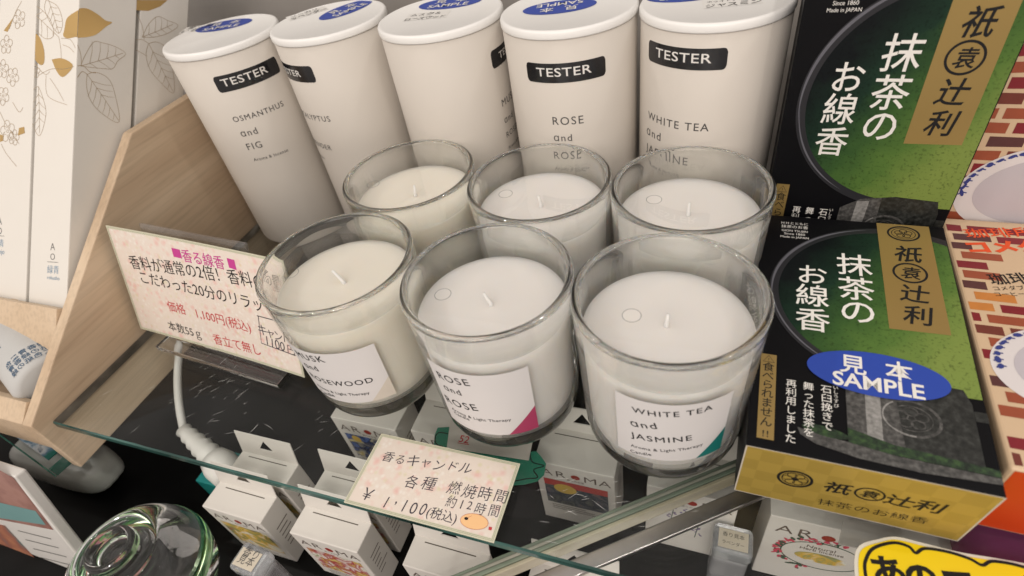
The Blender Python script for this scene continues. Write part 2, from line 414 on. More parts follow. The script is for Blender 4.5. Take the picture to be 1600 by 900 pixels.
# ---------------------------------------------------------------- candles
RIM, GH = .040, .0896
RB = .0374
def rout(z): return RB+(RIM-RB)*(z/GH)
GP = {'A': (.1980, .0797), 'B': (.2799, .0793), 'C': (.3603, .0806), 'D': (.2001, .1608), 'E': (.2818, .1598), 'F': (.3622, .1608)}
WZ = {'A': .0725, 'B': .0705, 'C': .0695, 'D': .0725, 'E': .0715, 'F': .0710}
HOLE = {'A': (455, 427), 'B': (692, 460), 'C': (987, 493), 'D': (583, 288), 'E': (790, 303), 'F': (1022, 312)}
LAB = {
 'A': 'cream candle in clear glass with MUSK and ROSEWOOD label',
 'B': 'candle in clear glass with ROSE and ROSE label and magenta corner',
 'C': 'candle in clear glass with WHITE TEA and JASMINE label and teal corner',
 'D': 'cream candle in clear glass, in the back row before the MUSK canister',
 'E': 'white candle in clear glass, back row in front of the ROSE canister',
 'F': 'white candle in clear glass, back row in front of the WHITE TEA canister'}
def glass_profile():
    o = [(0, .0010), (.024, .0008), (.0295, 0), (.0315, .0002), (.0336, .0012), (.0354, .0034), (.0366, .0065), (.03735, .0100)]
    for i in range(1, 11): z = .0135+(GH-.0025-.0135)*i/10; o.append((rout(z), z))
    o += [(RIM+.0001, GH-.0012), (RIM-.0004, GH-.0002), (RIM-.0015, GH), (RIM-.0027, GH-.0003), (RIM-.0034, GH-.0014)]
    for i in range(10, -1, -1): z = .0145+(GH-.006-.0145)*i/10; o.append((rout(z)-.0031, z))
    o += [(.0330, .0126), (.0305, .0115), (.027, .0110), (0, .0108)]
    return o
def lid_film(c, hole_uv):
    """clear film disc lying in the mouth of the glass with a finger hole"""
    mb = MB(); R = RIM-.0031; z = GH-.0016
    h = hole_uv; hr = .0036; n = 72
    ho = [(h[0]+hr*math.cos(2*math.pi*i/n), h[1]+hr*math.sin(2*math.pi*i/n)) for i in range(n)]
    # ring of the outer circle matched by angle from the hole
    ou = []
    for i in range(n):
        a = 2*math.pi*i/n; d = np.array([math.cos(a), math.sin(a)]); hh = np.array(h)
        b = hh@d; t = -b+math.sqrt(b*b-hh@hh+R*R); ou.append(tuple(hh+d*t))
    V = [(c[0]+p[0], c[1]+p[1], z) for p in ho+ou]
    mb.add(V, [[i, (i+1) % n, n+(i+1) % n, n+i] for i in range(n)], 0)
    w = .00024
    V = [(c[0]+h[0]+(hr+s)*math.cos(2*math.pi*i/n), c[1]+h[1]+(hr+s)*math.sin(2*math.pi*i/n), z+.00008) for s in (0, w) for i in range(n)]
    mb.add(V, [[i, (i+1) % n, n+(i+1) % n, n+i] for i in range(n)], 1)
    return mb
proto = None
for key in 'ABCDEF':
    cx, cyy = GP[key]
    root = thing('candle', (cx, cyy, 0), LAB[key], 'candle', 'candles in clear glasses on the glass shelf')
    creamy = key in 'AD'
    if proto is None:
        mb = MB(); mb.revolve(glass_profile(), (cx, cyy, 0.0001), 96)
        g = mb.build('glass_cup', candle_glass, root); proto = g
    else:
        g = proto.copy(); COL.objects.link(g); g.parent = root
    wz = WZ[key]
    mb = MB()
    pr = [(0, .0107), (.0271, .0109), (.0306, .0114), (.0331, .0125)]
    for i in range(9): z = .0147+(wz-.0008-.0147)*i/8; pr.append((rout(z)-.0031+.00012, z))
    pr += [(rout(wz)-.0034, wz-.0001), (rout(wz)-.0055, wz-.0004), (.012, wz-.0008), (.004, wz-.0005), (0, wz-.0002)]
    mb.revolve(pr, (cx, cyy, .0001), 72)
    wx = mb.build('wax', wax_cream if creamy else wax_white, root)
    mb = MB(); ln = {'A': (-.006, .001), 'B': (-.003, 0), 'C': (.0005, 0), 'D': (.001, .001), 'E': (-.001, 0), 'F': (0, .001)}[key]
    mb.tube([(cx, cyy, wz-.003), (cx+ln[0]*.3, cyy+ln[1]*.3, wz+.0015), (cx+ln[0]*.65, cyy+ln[1]*.7, wz+.004), (cx+ln[0], cyy+ln[1], wz+.0072)], [.0016, .0010, .00085, .0007], 10)
    mb.build('wick', wick_mat, root)
    h = atz(HOLE[key], GH-.0016); huv = (h[0]-cx, h[1]-cyy)
    d = math.hypot(*huv); lim = RIM-.0031-.0042
    if d > lim: huv = (huv[0]*lim/d, huv[1]*lim/d)
    lid_film((cx, cyy), huv).build('lid_film', [film, film_edge], root, flip=False)
    if key in 'ABC':
        S = Cone((cx, cyy, 0), RB+.00006, (RIM-RB)/GH)
        mb = MB()
        if key == 'C':
            q = [S.px(p) for p in [(963, 618), (1145, 604), (1129, 693), (965, 700)]]; tri = [(1131, 667), (1129, 693), (1088, 713)]; tc_ = lin(20, 110, 105)
            T = [('WHITE TEA', (988, 643), (1113, 639)), ('ɑnd', (987, 665), (1027, 670)), ('JASMINE', (986, 682), (1081, 687)), ('Aroma & Light Therapy', (986, 697), (1098, 695)), ('Candle', (986, 706), (1018, 712))]
        elif key == 'B':
            q = [S.px(p) for p in [(668, 559), (824, 572), (841, 660), (707, 655)]]; tri = [(836, 633), (841, 660), (795, 675)]; tc_ = lin(165, 60, 95)
            T = [('ROSE', (687, 590), (735, 603)), ('ɑnd', (696, 608), (722, 618)), ('ROSE', (700, 627), (748, 642)), ('Aroma & Light Therapy', (707, 639), (799, 657)), ('Candle', (711, 646), (734, 657))]
        else:
            q = [S.px(p) for p in [(448, 533), (580, 530), (619, 612), (486, 612)]]; tri = [(600, 590), (620, 613), (582, 628)]; tc_ = lin(205, 197, 185)
            T = [('MUSK', (467, 556), (509, 566)), ('ɑnd', (479, 573), (499, 580)), ('ROSEWOOD', (488, 588), (584, 596)), ('Aroma & Light Therapy', (497, 602), (578, 615)), ('Candle', (504, 613), (524, 620))]
        u0 = (q[0][0]+q[3][0])/2; u1 = (q[1][0]+q[2][0])/2; vt = (q[0][1]+q[1][1])/2; vb = (q[2][1]+q[3][1])/2
        print(key, 'label', u0, u1, vb, vt, [tuple(x) for x in q])
        strip(mb, S, u0, u1, lambda u: vb, lambda u: vt, 0, h=.00005, n=60)
        # coloured corner
        tu = (S.px(tri[0])[1]-vb); tw = u1-S.px(tri[2])[0]
        strip(mb, S, u1-tw, u1, lambda u: vb, lambda u: vb+max(1e-5, tu*(u-(u1-tw))/tw), 2, h=.0001)
        for i, (s, a, b) in enumerate(T):
            glyphs(mb, S, s, S.px(a), S.px(b), 1, h=.00013, heavy=.00006 if i < 3 else .00004, cut=.0008, space=1.18 if i < 3 else 1.08)
        mb.build('label', [label_paper, ink, mat('corner_'+key, tc_, .5)], root, flip=False)

# ---------------------------------------------------------------- canisters
KP = {'O': (.0430, .2235), 'Y': (.1197, .2418), 'M': (.2034, .2393), 'R': (.2847, .2382), 'W': (.3640, .2393)}
KH, KR = .1539, .0385
KLAB = {'O': 'tall white paper canister reading OSMANTHUS and FIG, black TESTER sticker, leftmost',
        'Y': 'tall white paper canister reading EUCALYPTUS and LAVENDER, its sticker half hidden',
        'M': 'tall white paper canister turned so its MUSK print is half hidden on the right',
        'R': 'tall white paper canister reading ROSE and ROSE with upside-down blue sample sticker on its lid',
        'W': 'tall white paper canister reading WHITE TEA and JASMINE, beside the black boxes'}
proto_t = proto_c = None
for key in 'OYMRW':
    cx, cyy = KP[key]
    root = thing('canister', (cx, cyy, 0), KLAB[key], 'canister', 'paper canisters standing in a row behind the candles')
    if proto_t is None:
        mb = MB(); mb.revolve([(0, .0001), (KR-.0012, .0001), (KR-.0003, .0005), (KR, .0016), (KR, .08), (KR, KH-.0045), (KR-.001, KH-.004), (0, KH-.004)], (cx, cyy, 0), 96)
        proto_t = mb.build('tube', tube_paper, root)
        mb = MB(); r = .0392
        mb.revolve([(0, KH-.0035), (KR+.0002, KH-.0045), (r-.0002, KH-.0046), (r, KH-.0040), (r, KH-.0014), (r-.0006, KH-.0003), (r-.0014, KH), (r-.0024, KH-.0001), (r-.0034, KH-.0005), (0, KH-.0005)], (cx, cyy, 0), 96)
        proto_c = mb.build('lid', cap_plastic, root)
    else:
        for pz in (proto_t, proto_c):
            c = pz.copy(); COL.objects.link(c); c.parent = root
    S = Cone((cx, cyy, 0), KR)
    TS = {'O': ((328, 115), (434, 100), (347, 133), (420, 115)), 'R': ((823, 105), (946, 100), (839, 118), (924, 113)), 'W': ((1014, 75), (1137, 88), (1025, 88), (1111, 98))}
    # sticker
    if key in TS:
        a, b, c, d = [S.px(p) for p in TS[key]]
        v = (c[1]+d[1])/2; u0, u1 = a[0], b[0]; w = u1-u0; t0, t1 = c, d
        print(key, 'tester', u0, u1, v, t0, t1)
    else:
        w = .0375
        if key == 'Y': r_ = S.px((489, 112)); u1 = r_[0]; u0 = u1-w; e_ = S.px((471, 120)); t1 = e_; t0 = e_-np.array([.0262, 0])
        else: r_ = S.px((768, 95)); u0 = r_[0]; u1 = u0+w; e_ = S.px((780, 92)); t0 = e_; t1 = e_+np.array([.0262, 0])
        v = e_[1]
    mb = MB(); hh = .0108; cb = (t0[1]+t1[1])/2+.0017; rr = .0022
    def edge(u, sg, u0=u0, u1=u1, cb=cb):
        m = min(u-u0, u1-u); k = rr-math.sqrt(max(rr*rr-(rr-m)**2, 0)) if m < rr else 0
        return cb+sg*(hh/2-k)
    strip(mb, S, u0, u1, lambda u: edge(u, -1), lambda u: edge(u, 1), 0, h=.0001, n=80)
    ym = cb-.00175
    glyphs(mb, S, 'TESTER', (t0[0], ym), (t1[0], ym), 1, h=.0002, heavy=.00012, cut=.001, sy=.74, space=1.06)
    mb.build('tester_sticker', [tester_black, tester_white], root, flip=False)
    mb = MB()
    TT = {'O': [('OSMANTHUS', (366, 191), None, .0365), ('ɑnd', (378, 213), (404, 209), 0), ('FIG', (388, 234), (411, 230), 0), ('Aroma & Incense', (397, 251), (451, 237), 0)],
          'R': [('ROSE', (864, 194), (912, 193), 0), ('ɑnd', (866, 220), (894, 220), 0), ('ROSE', (867, 246), (911, 245), 0), ('Aroma & Incense', (868, 265), (926, 261), 0)],
          'W': [('WHITE TEA', (1013, 187), (1107, 202), 0), ('ɑnd', (1011, 211), (1032, 218), 0), ('JASMINE', (1010, 237), (1074, 253), 0), ('Aroma & Incense', (1009, 256), (1060, 272), 0)],
          'Y': [('EUCALYPTUS', None, (517, 190), .0385), ('ɑnd', None, (452, 205), .0105), ('LAVENDER', None, (519, 235), .0310), ('Aroma & Incense', None, (508, 249), .0225)],
          'M': [('MUSK', (785, 167), None, .0190), ('ɑnd', (789, 193), None, .0105), ('ROSEWOOD', (792, 215), None, .0345), ('Aroma & Incense', (795, 233), None, .0225)]}[key]
    for i, (s, a, b, L) in enumerate(TT):
        if a is None: bb = S.px(b); aa = bb-np.array([L, 0])
        elif b is None: aa = S.px(a); bb = aa+np.array([L, 0])
        else: aa = S.px(a); bb = S.px(b); bb = np.array([bb[0], aa[1]*.5+bb[1]*.5]); aa = np.array([aa[0], bb[1]])
        if key == 'Y' and i in (1,): aa = aa-np.array([.012, 0]); bb = bb-np.array([.012, 0])
        glyphs(mb, S, s, aa, bb, 0, h=.00008, heavy=.00005 if i < 3 else .00003, cut=.001, space=1.2 if i < 3 else 1.08)
    mb.build('name_print', ink_grey, root, flip=False)
    # lid stickers
    P = Plane((cx, cyy, KH-.0005), (1, 0, 0), (0, 1, 0)); mb = MB()
    spx, rot = {'O': ((357, 21), .30), 'Y': ((541, 15), 1.15), 'M': ((710, -2), .12), 'R': ((874, 11), math.pi+.20), 'W': ((1071, -8), .10)}[key]
    cc = P.px(spx); lim = math.hypot(*cc)
    if lim > .0205: cc = cc*.0205/lim
    poly(mb, P, ell(cc, .0212, .0118, rot), 0, .0002)
    rx = lambda x, y: (cc[0]+x*math.cos(rot)-y*math.sin(rot), cc[1]+x*math.sin(rot)+y*math.cos(rot))
    char(mb, P, '見', rx(-.007, .0042), .0084, 1, .0004, rot, .006); char(mb, P, '本', rx(.007, .0042), .0084, 1, .0004, rot, .006)
    glyphs(mb, P, 'SAMPLE', rx(-.0135, -.0076), rx(.0135, -.0076), 1, .0004, sy=1.05, bold=.01)
    mb.build('sample_sticker', [sticker_blue, white_print], root, flip=False)
    mb = MB()
    hpx, hr_, w1, w2 = {'O': ((313, 44), .28, '金木犀', 'いちじく'), 'Y': ((480, 21), .85, 'ユーカリ', 'ラベンダー'), 'M': ((667, 25), .12, 'ムスク＆', 'ローズウッド'), 'R': ((0, 0), 0, '', ''), 'W': ((1143, 3), .15, 'ホワイトティー', 'ジャスミン')}[key]
    if key != 'R':
        hc = P.px(hpx); ex = np.array([math.cos(hr_), math.sin(hr_)]); ey = np.array([-ex[1], ex[0]])
        poly(mb, P, [hc-ex*.014-ey*.0065, hc+ex*.014-ey*.0065, hc+ex*.014+ey*.007, hc-ex*.014+ey*.007], 0, .00012)
        class _P:
            px = staticmethod(lambda q: np.array(q)); at = staticmethod(P.at)
        hand(mb, _P, w1, hc-ex*.012+ey*.0012, hc+ex*.009+ey*.0012, 1, .0003, 3, 1.05); hand(mb, _P, w2, hc-ex*.0135-ey*.0060, hc+ex*.0135-ey*.0060, 1, .0003, 4, 1.2)
        mb.build('name_tape', [mat('clear_tape', (.80, .785, .755), .3), ink], root, flip=False)

# ---------------------------------------------------------------- wooden rack on the left
root = thing('display_rack', (-.06, .1, -.04), 'pale wooden display rack with slanted side panel left of the glass shelf', 'rack')
mb = MB(); PY = [(-.0095, -.0405), (-.0095, .0068), (.1545, .1145), (.29, .1145), (.29, -.0405)]
mb.prism(PY, -.0092, -.001, 0, axis=0, bev=.0008)
mb.build('side_panel', wood, root)
D = np.array([.653, .757]); N_ = np.array([.757, -.653])
A = np.array([.0535, .0450]); B = A-N_*.0058
mb = MB(); mb.prism([A, B, B-D*.042, A-D*.042], -.30, -.0094, axis=0, bev=.0006)
mb.build('front_lip', wood, root)
b1 = atx((41, 629), -.0092)[1:]; b2 = atx((44, 666), -.0092)[1:]
print('lower lip', b1, b2)
mb = MB(); mb.prism([(-.0093, .0065), (b1[0], b1[1]), (b1[0]+.0045, b1[1]-.004), (.0, -.02), (-.0093, -.02)], -.30, -.0094, axis=0, bev=.0005)
mb.build('lower_lip', wood, root)
mb = MB(); mb.prism([(0, -.012), (.11, -.030), (.11, -.036), (0, -.018)], -.30, -.0096, axis=0)
mb.build('tray_board', wood, root)
mb = MB(); mb.prism([A+N_*.0008, A+N_*.045, A+N_*.045-D*.02, A+N_*.0008-D*.02], -.065, -.059, axis=0)
mb.build('divider', wood, root)
mb = MB(); q0 = A+N_*.0455-D*.02; mb.prism([q0, q0+D*.12, q0+D*.12+N_*.006, q0+N_*.006], -.30, -.0096, axis=0)
mb.build('back_board', wood, root)
mb = MB(); q0 = A-D*.022+N_*.001; mb.prism([q0, q0+N_*.044, q0+N_*.044-D*.005, q0-D*.005], -.30, -.0096, axis=0)
mb.build('base_board', wood, root)

# tall boxes leaning in the rack
D3 = np.array([0, D[0], D[1]]); N3 = np.array([0, N_[0], N_[1]]); O3 = np.array([-.0125, .0578, .0470])
FP = Plane(O3, (1, 0, 0), D3); SPL = Plane(O3, N3, D3)
def leaf_lines(mb, S, outline_px, vein, mi, w=.0003, h=.00012, nv=5):
    pts = [S.px(p) for p in outline_px]; sm = smooth(list(pts)+[pts[0]]); ribbon(mb, S, sm, w, mi, h)
    a, b = S.px(vein[0]), S.px(vein[1]); ribbon(mb, S, [a, (a+b)/2+np.array([.0004, 0]), b], w, mi, h)
    cen = sum(np.array(p) for p in pts)/len(pts)
    sm = [np.array(p) for p in sm]
    for k in range(1, nv+1):
        t = k/(nv+1); p = a+(b-a)*t
        for sgn in (1, -1):
            d = (b-a)/np.linalg.norm(b-a); n = np.array([-d[1], d[0]])*sgn; dirv = (d*.75+n); dirv /= np.linalg.norm(dirv)
            best = 0
            for q in sm:
                r = q-p; l = np.linalg.norm(r)
                if l > 1e-6 and (r@dirv)/l > .985: best = max(best, l)
            if best: ribbon(mb, S, [p, p+dirv*best*.5+d*best*.06, p+dirv*best*.93], [w, w*.8, w*.5], mi, h)
def flower(mb, S, c, r, mi, rot=0, w=.0003):
    for k in range(5):
        a = rot+k*2*math.pi/5; ctr = (c[0]+r*.55*math.cos(a), c[1]+r*.55*math.sin(a))
        ribbon(mb, S, ell(ctr, r*.5, r*.42, a, 14, -2.4, 2.4, True), w, mi, .00012)
    ribbon(mb, S, ell(c, r*.14, r*.14, 0, 8), w, mi, .00012, closed=True)
ul = FP.px((47, 400))[0]; wbox = -ul
print('AO width', wbox, 'left', FP.px((50, 470)), FP.px((40, 0)))
def tall_box(x1, w, dn, z0, z1, label):
    """box with right side at x1, front at dn along the depth direction, from z0 to z1 along the lean"""
    o = O3+np.array([x1-O3[0], 0, 0])+N3*dn
    r = thing('tall_box', tuple(o+D3*z0), label, 'box', 'tall white boxes with gold foil leaves in the rack')
    mb = MB(); MM = np.stack([np.array([1., 0, 0]), N3, D3], 1)
    mb.box((-w, 0, z0), (0, .0372, z1), bev=.0006, M=MM, O=o)
    return r, mb
r, mb = tall_box(-.0125, wbox, 0, -.016, .26, 'tall white leaning box with gold foil leaves, right side in view beside the wooden panel')
# front and side art of the near box (traced)
poly(mb, FP, [FP.px(p) for p in smooth([(112, 22), (104, 30), (101, 45), (99, 56), (106, 60), (117, 58), (122, 58)], 4)]+[(0, FP.px((122, 58))[1]), (0, FP.px((120, 16))[1])], 1)
sd = [SPL.px(p) for p in smooth([(120, 14), (135, 13), (152, 22), (165, 32), (175, 35), (165, 42), (150, 54), (135, 58), (120, 59)], 4)]
sd = [(max(q[0], .0001), q[1]) for q in sd]; poly(mb, SPL, sd, 1)
def fpoly(pts, mi): poly(mb, FP, [FP.px(p) for p in smooth(pts+[pts[0]], 4)[:-1]], mi)
fpoly([(43, 38), (50, 48), (62, 58), (69, 78), (69, 98), (62, 101), (52, 88), (46, 68)], 1)
fpoly([(41, 97), (46, 103), (48, 115), (46, 127), (41, 130)], 1)
fpoly([(81, 93), (95, 91), (108, 96), (114, 104), (104, 117), (96, 120), (88, 110)], 1)
leaf_lines(mb, FP, [(60, 135), (66, 150), (72, 178), (62, 212), (50, 190), (48, 160), (53, 140)], ((60, 135), (62, 208)), 2, nv=5)
leaf_lines(mb, FP, [(38, 5), (58, 10), (78, 30), (84, 55), (70, 60), (52, 42), (42, 25)], ((38, 8), (92, 58)), 2, nv=5)
leaf_lines(mb, FP, [(72, 0), (90, 10), (98, 35), (92, 52), (80, 38), (70, 15)], ((76, 0), (92, 52)), 2, nv=4)
leaf_lines(mb, SPL, [(126, 103), (132, 88), (146, 66), (160, 67), (180, 73), (196, 84), (184, 95), (176, 107), (160, 107), (140, 105)], ((126, 103), (192, 83)), 2, nv=4)
leaf_lines(mb, SPL, [(136, 116), (150, 113), (168, 122), (178, 142), (186, 190), (160, 178), (142, 158), (135, 135)], ((136, 116), (185, 188)), 2, nv=6)
ribbon(mb, SPL, [SPL.px(p) for p in smooth([(121, 103), (130, 103), (140, 112), (150, 114)])], .0004, 2)
ribbon(mb, SPL, [SPL.px(p) for p in smooth([(121, 121), (128, 112), (136, 116)])], .0004, 2)
ribbon(mb, SPL, [SPL.px(p) for p in smooth([(121, 70), (126, 85), (127, 103)])], .0003, 2)
for tr in ([(92, 58), (95, 75), (96, 92)], [(60, 118), (80, 108), (100, 108), (116, 104)], [(40, 78), (55, 100), (70, 116), (78, 112)], [(72, 118), (75, 150), (105, 164)], [(78, 122), (90, 140), (100, 158)], [(98, 70), (108, 74), (116, 82)], [(96, 60), (110, 62), (118, 75)]):
    ribbon(mb, FP, [FP.px(p) for p in smooth(tr)], .0003, 2)
for p, rr_ in (((50, 88), .004), ((56, 112), .004), ((47, 25), .004)): flower(mb, FP, FP.px(p), rr_, 2, random.random())
# text
glyphs(mb, FP, 'A', FP.px((79, 391)), FP.px((86, 391)), 3, bold=-.01); glyphs(mb, FP, 'O', FP.px((79, 406)), FP.px((86, 406)), 3, bold=-.01)
ribbon(mb, FP, [FP.px((74, 409)), FP.px((91, 410))], .0003, 3)
write(mb, FP, '緑青', (74, 426), (92, 427), 4, bold=-.005); write(mb, FP, 'rokusho', (74, 436), (93, 438), 4)
blue_ink = mat('blue_ink', lin(110, 140, 165), .5)
mb.build('box', [box_white, gold, gold_line, ink_grey, blue_ink], r)
r, mb = tall_box(-.0135, wbox*1.02, .0405, -.015, .25, 'tall white box standing behind another in the rack, gold leaf at its top edge')
S2 = Plane(O3+N3*.0405+np.array([-.001, 0, 0]), N3, D3)
sd = [S2.px(p) for p in [(212, 0), (262, 0), (250, 10), (232, 17), (212, 16)]]; poly(mb, S2, sd, 1)
leaf_lines(mb, S2, [(232, 68), (246, 66), (262, 78), (270, 110), (271, 145), (250, 128), (234, 108), (228, 85)], ((232, 68), (270, 143)), 2, nv=5)
leaf_lines(mb, S2, [(222, 58), (232, 38), (246, 26), (262, 32), (278, 40), (262, 52), (240, 58)], ((222, 58), (270, 38)), 2, nv=4)
for tr in ([(212, 20), (222, 40), (225, 62)], [(212, 62), (222, 62), (232, 68)], [(212, 78), (220, 82), (230, 88)]): ribbon(mb, S2, [S2.px(p) for p in smooth(tr)], .0003, 2)
mb.build('box', [box_white, gold, gold_line], r)
r, mb = tall_box(-.0125-wbox-.0022, wbox, -.0005, -.012, .26, 'tall white box with gold foil blossoms cut off by the left edge of the photo')
F3 = Plane(O3-N3*.0005, (1, 0, 0), D3)
for p, rr_, ro in (((10, 70), .006, .3), ((20, 120), .006, 1.0), ((12, 205), .007, .5), ((22, 215), .005, .1), ((30, 30), .006, .6), ((4, 108), .006, .2), ((5, 150), .006, .9)): flower(mb, F3, F3.px(p), rr_, 2, ro, .00035)
for pts in ([(6, 48), (22, 26), (20, 32), (12, 50)], [(30, 200), (38, 198), (39, 208), (28, 212)], [(0, 210), (6, 212), (5, 220), (0, 222)]): poly(mb, F3, [F3.px(p) for p in pts], 1)
for tr in ([(2, 225), (10, 240), (26, 260)], [(34, 2), (24, 20), (15, 45)], [(20, 160), (30, 175), (36, 168)], [(0, 175), (10, 195), (30, 225)]): ribbon(mb, F3, [F3.px(p) for p in smooth(tr)], .00035, 2)
glyphs(mb, F3, 'A', F3.px((-4, 351)), F3.px((3, 351)), 3, bold=-.01); glyphs(mb, F3, 'O', F3.px((-4, 366)), F3.px((3, 366)), 3, bold=-.01)
ribbon(mb, F3, [F3.px((-8, 368)), F3.px((7, 369))], .0003, 3); write(mb, F3, '群青', (-10, 384), (6, 385), 4, bold=-.005); write(mb, F3, 'gunjo', (-8, 396), (7, 397), 4)
mb.build('box', [box_white, gold, gold_line, ink_grey, blue_ink], r)

# white round packet in the lower slot of the rack
c0 = atx((2, 560), -.045); ax = np.array([.60, .20, -.66]); 
pr_c = np.array([-.035, .028, .012])
r = thing('paper_tube', tuple(pr_c), 'white rolled paper packet with small blue characters lying in the lower slot of the rack', 'packet')
mb = MB(); xa = np.array([.80, -.30, -.10]); xa /= np.linalg.norm(xa); ya = np.cross(np.array([0, 0, 1.]), xa); ya /= np.linalg.norm(ya); za = np.cross(xa, ya)
R_ = .021; nn = 40; vs = []; fs = []
prof = [(-.11, 0), (-.11, R_), (.018, R_), (.0215, R_*.92), (.0225, R_*.8), (.0225, 0)]
for t, rad in prof:
    for j in range(nn): a = 2*math.pi*j/nn; vs.append(pr_c+xa*t+ya*rad*math.cos(a)+za*rad*math.sin(a))
for i in range(len(prof)-1):
    for j in range(nn): fs.append([i*nn+j, i*nn+(j+1) % nn, (i+1)*nn+(j+1) % nn, (i+1)*nn+j])
mb.add(vs, fs, 0, True)
class Roll:
    def at(s, q, h=0): a = 1.9+q[1]/R_; return pr_c+xa*q[0]+(ya*math.cos(a)+za*math.sin(a))*(R_+h)
RS = Roll()
for i in range(5):
    for j in range(3): char(mb, RS, '緑青色の香墨紙'[(i*3+j) % 7], (.017-j*.0052, .004-i*.0052), .0050, 1, .00012, 1.57, .01)
char(mb, RS, '緑', (-.014, .010), .006, 1, .0001, 1.57); char(mb, RS, '青', (-.014, .003), .006, 1, .0001, 1.57)
mb.build('roll', [mat('packet_paper', (.50, .50, .49), .5, bump=.1), mat('packet_ink', lin(70, 95, 120), .5)], r)

# ---------------------------------------------------------------- price cards
def floral(name):
    m = bpy.data.materials.new(name); m.use_nodes = True; t = m.node_tree; b = t.nodes['Principled BSDF']; b.inputs['Roughness'].default_value = .22; b.inputs['Specular IOR Level'].default_value = .35
    co = t.nodes.new('ShaderNodeTexCoord'); prev = None
    base = (.74, .655, .58, 1)
    for sc, c, lo, hi, k in ((150, (.74, .40, .36), .42, .12, .62), (230, (.76, .46, .42), .40, .10, .55), (210, (.64, .60, .34), .34, .08, .55), (300, (.80, .76, .70), .45, .10, .75)):
        v = t.nodes.new('ShaderNodeTexVoronoi'); v.inputs['Scale'].default_value = sc; mp = t.nodes.new('ShaderNodeMapping'); mp.inputs['Location'].default_value = (sc*.13, sc*.31, sc*.07)
        t.links.new(co.outputs['Object'], mp.inputs[0]); t.links.new(mp.outputs[0], v.inputs['Vector'])
        mr = t.nodes.new('ShaderNodeMapRange'); mr.inputs['From Min'].default_value = lo; mr.inputs['From Max'].default_value = hi; mr.inputs['To Max'].default_value = k
        t.links.new(v.outputs['Distance'], mr.inputs['Value'])
        n = t.nodes.new('ShaderNodeTexNoise'); n.inputs['Scale'].default_value = 55+sc*.1; t.links.new(mp.outputs[0], n.inputs['Vector'])
        mn = t.nodes.new('ShaderNodeMapRange'); mn.inputs['From Min'].default_value = .40; mn.inputs['From Max'].default_value = .55; t.links.new(n.outputs['Fac'], mn.inputs['Value'])
        mu = t.nodes.new('ShaderNodeMath'); mu.operation = 'MULTIPLY'; t.links.new(mr.outputs[0], mu.inputs[0]); t.links.new(mn.outputs[0], mu.inputs[1])
        x = t.nodes.new('ShaderNodeMix'); x.data_type = 'RGBA'; t.links.new(mu.outputs[0], x.inputs[0]); x.inputs[7].default_value = (*c, 1)
        if prev is None: x.inputs[6].default_value = base
        else: t.links.new(prev, x.inputs[6])
        prev = x.outputs[2]
    t.links.new(prev, b.inputs['Base Color']); return m
card_paper = floral('floral_card')
card_edge = mat('card_border', (.62, .61, .47), .4); card_line = mat('card_line', (.30, .30, .20), .5)
pink = mat('magenta_ink', lin(190, 60, 140), .5); red = mat('red_ink', lin(190, 55, 60), .5)
pen = mat('pen_ink', (.04, .035, .05), .5)
class Curl(Plane):
    """card plane whose two ends bend gently forward"""
    def __init__(s, o, u, v, L, k): super().__init__(o, u, v); s.L = L; s.k = k
    def at(s, q, h=0):
        d = s.k*(((q[0]/s.L-.5)*2)**2-1)
        return super().at(q, h+d)
def card(mb, S, w, h, cols=24):
    for hh, f in ((0, 1), (-.0004, 1)):
        strip(mb, S, 0, w, lambda u: 0, lambda u: h, 0 if hh == 0 else 1, h=hh, n=cols)
    def fr(a, b, mi, hh):
        strip(mb, S, a, w-a, lambda u: a, lambda u: b, mi, hh, cols); strip(mb, S, a, w-a, lambda u: h-b, lambda u: h-a, mi, hh, cols)
        strip(mb, S, a, b, lambda u: b, lambda u: h-b, mi, hh, 2); strip(mb, S, w-b, w-a, lambda u: b, lambda u: h-b, mi, hh, 2)
    fr(0, .0018, 1, .00006); fr(.0006, .0008, 2, .00010); fr(.0012, .0014, 2, .00010)
BL = np.array([.003, .0748, .006]); BR = np.array([.1532, .0608, .006]); UU = (BR-BL)/np.linalg.norm(BR-BL); nn_ = np.array([-UU[1], UU[0], 0])
VV = nn_*math.sin(.3203)+np.array([0, 0, 1])*math.cos(.3203)
S1 = Curl(BL, UU, VV, .1508, .0012)
r = thing('price_card', tuple((BL+BR)/2), 'wide laminated floral price card in a clear stand, printed with magenta and red writing', 'price card')
mb = MB(); card(mb, S1, .1508, .0767)
polypx(mb, S1, [(265, 388), (278, 391), (282, 405), (269, 402)], 3, .0001); polypx(mb, S1, [(352, 404), (364, 407), (368, 423), (356, 419)], 3, .0001)
write(mb, S1, '香る線香', (284, 408), (350, 421), 3, bold=.004)
write(mb, S1, '香料が通常の2倍！香料の量', (205, 418), (437, 455), 5)
write(mb, S1, 'こだわった20分のリラックス', (221, 441), (452, 497), 5)
write(mb, S1, '価格', (262, 485), (289, 492), 4); write(mb, S1, '1,100円(税込)', (306, 497), (391, 520), 4)
write(mb, S1, '本数55ｇ', (263, 515), (313, 530), 5); write(mb, S1, '香立て無し', (333, 537), (407, 556), 4)
bx = [(402, 494), (407, 537), (462, 556)]; ribbon(mb, S1, [S1.px(p) for p in bx], .0006, 6); ribbon(mb, S1, [S1.px(p) for p in [(400, 494), (440, 504), (470, 512)]], .0006, 6)
hand(mb, S1, 'キャンドル', (404, 522), (466, 541), 6, seed=2, k=1.25); hand(mb, S1, '1100', (414, 540), (446, 549), 6, seed=5, k=1.2, sx=.9); hand(mb, S1, '円', (448, 551), (463, 555), 6, seed=3)
mb.build('card', [card_paper, card_edge, card_line, pink, red, ink, pen], r, flip=False)
